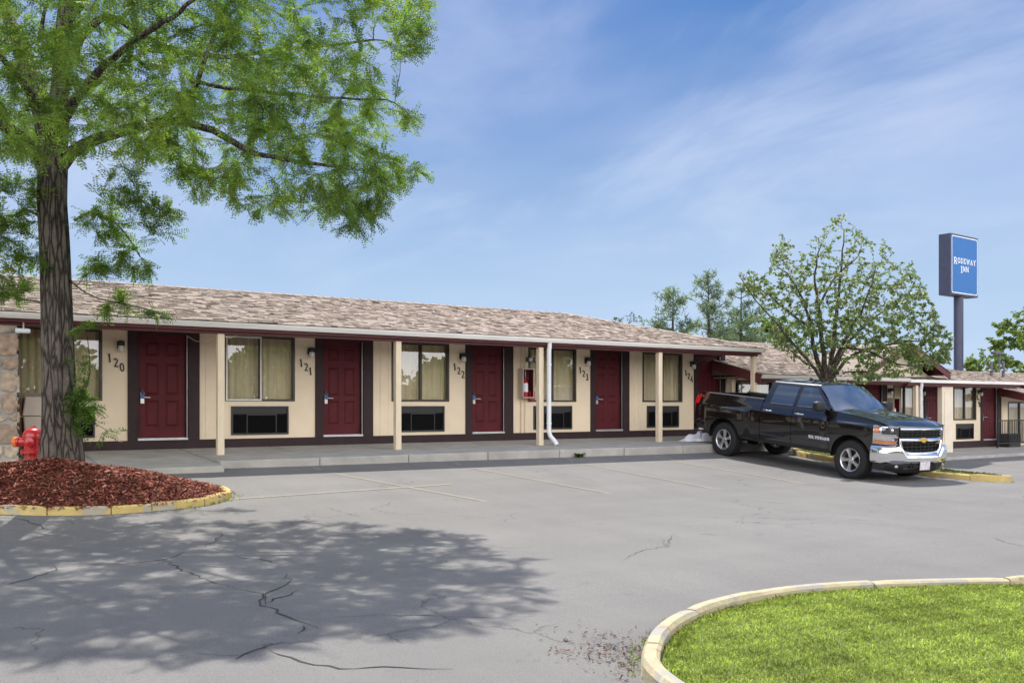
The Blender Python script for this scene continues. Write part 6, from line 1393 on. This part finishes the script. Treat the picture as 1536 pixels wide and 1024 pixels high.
# chrome bumper with lower valance: one sweep round both corners
def bx(y): return 4.655-.16*(abs(y)/.98)**3.2
half = [(bx(y), y) for y in np.linspace(0, .80, 12)]+[(bx(.88), .885), (4.44, .955), (4.34, .992), (4.24, 1.006), (4.15, 1.010)]
plan = [(x, -y) for x, y in half[:0:-1]]+half
for _ in range(2): plan = [plan[0]]+[q for a, b in zip(plan, plan[1:]) for q in ((a[0]*.75+b[0]*.25, a[1]*.75+b[1]*.25), (a[0]*.25+b[0]*.75, a[1]*.25+b[1]*.75))]+[plan[-1]]
m = MB(); vs = []; prof_ = [(-.05, 0.), (-.012, .02), (.010, .12), (.022, .35), (.024, .60), (.014, .85), (-.002, .95), (-.03, 1.0), (-.10, 1.01)]
for i, (x, y) in enumerate(plan):
    a, b = plan[max(0, i-1)], plan[min(len(plan)-1, i+1)]; t = Vector((b[0]-a[0], b[1]-a[1])).normalized(); nx, ny = t.y, -t.x
    k = abs(y); zlo = .425; zhi = .615+.165*float(smoothstep(.50, .68, k))
    for o, f_ in prof_: vs.append((x+nx*o, y+ny*o, zlo+(zhi-zlo)*f_))
w = len(prof_); m.add(vs, [(i*w+j, (i+1)*w+j, (i+1)*w+j+1, i*w+j+1) for i in range(len(plan)-1) for j in range(w-1)])
fbp = m.build('front_bumper', M['chrome'], TR, smooth=45)
m = MB()
def val(u, v):
    y = -.97+1.94*u; k = abs(y); z = .235+.21*v+.06*float(smoothstep(.5, .95, k))*(1-v); return (bx(y)-.015-.10*(1-v)**2, y, z)
m.grid(48, 6, val); m.box(4.30, bx(0)-.03, -.6, .6, .32, .36)
for s_ in (-1, 1): m.grid(6, 5, lambda u, v: (4.18+(val(1, v)[0]-4.18)*u, s_*.97, (.295+.15*v)))
vl = m.build('valance', M['plastic'], TR, smooth=45)
m = MB(); m.grid(24, 4, lambda u, v: (bx(-.42+.84*u)+.004, -.42+.84*u, .335+.075*v)); m.build('air_intake', M['darkgap'], vl)
for s_ in (-1, 1):
    m = MB(); m.lathe([(0, .02), (.03, .016), (.036, 0), (.038, -.02)], 16, axis=0, c=(bx(.74)-.02, s_*.74, .375)); m.build('fog_lamp', M['steel'], vl, smooth=50)
    m = MB(); m.tube([(bx(.36)+.0, s_*.34, .42), (bx(.36)+.04, s_*.34, .405), (bx(.36)+.03, s_*.34, .375), (bx(.36)-.01, s_*.34, .375)], .014, 6); m.build('tow_hook', M['plastic'], vl)
m = MB(); m.box(bx(0)+.028, bx(0)+.034, -.155, .155, .31, .465); m.build('licence_plate', M['plate'], TR, bevel=.002)
m = MB(); frame(m, -.165, .165, .30, .475, 0, .01, .012); m2 = MB(); m2.add([(bx(0)+.022+y, x, z) for x, y, z in m.v], m.f); m2.build('plate_frame', M['chrome'], TR)
# lettering low on the front doors, badge on the fender end of the bed
for s_ in (-1, 1):
    m = MB(); word = 'silverado'; h = .062; adv = sum(GL[c][0]*1.05*h+.018 for c in word); x = 0
    pl = lambda a, b, c: (((2.55+a) if s_ < 0 else (2.55+adv-a)), s_*(side_y((2.55+a) if s_ < 0 else (2.55+adv-a), .73+b)+.004+c), .73+b)
    for c in word: x += glyph(m, c, x, 0, h, pl, .006, sx=1.05)+.018
    m.build('lettering', M['signwhite'], doors[1][0 if s_ < 0 else 1], recalc=False)
    m = MB(); x = 0; pl2 = lambda a, b, c: (((-.93+a) if s_ < 0 else (-.93+.30-a)), s_*(side_y(-.8, 1.36)+.003+c), 1.345+b)
    for c in '4': x += glyph(m, c, x, 0, .07, pl2, .004, sx=1.2)+.02
    for d0 in ([(0, 0), (.06, .07)], [(0, .07), (.06, 0)]):
        a, b = d0; q = MB(); m.add([pl2(x+a[0]-.008, a[1], .001), pl2(x+a[0]+.008, a[1], .001), pl2(x+b[0]+.008, b[1], .001), pl2(x+b[0]-.008, b[1], .001)], [(0, 1, 2, 3)])
    x += .09; x += glyph(m, '4', x, 0, .07, pl2, .004, sx=1.2)
    m.build('badge', M['tail'], bedsides[0 if s_ < 0 else 1], recalc=False)
m = MB(); m.add([(1.62, -.02, 1.91), (1.80, -.02, 1.92), (1.80, .02, 1.92), (1.62, .02, 1.91), (1.66, 0, 1.985), (1.63, 0, 1.985)], [(0, 1, 4, 5), (2, 3, 5, 4), (1, 2, 4), (3, 0, 5)]); m.build('antenna_fin', M['plastic'], TR, smooth=60)
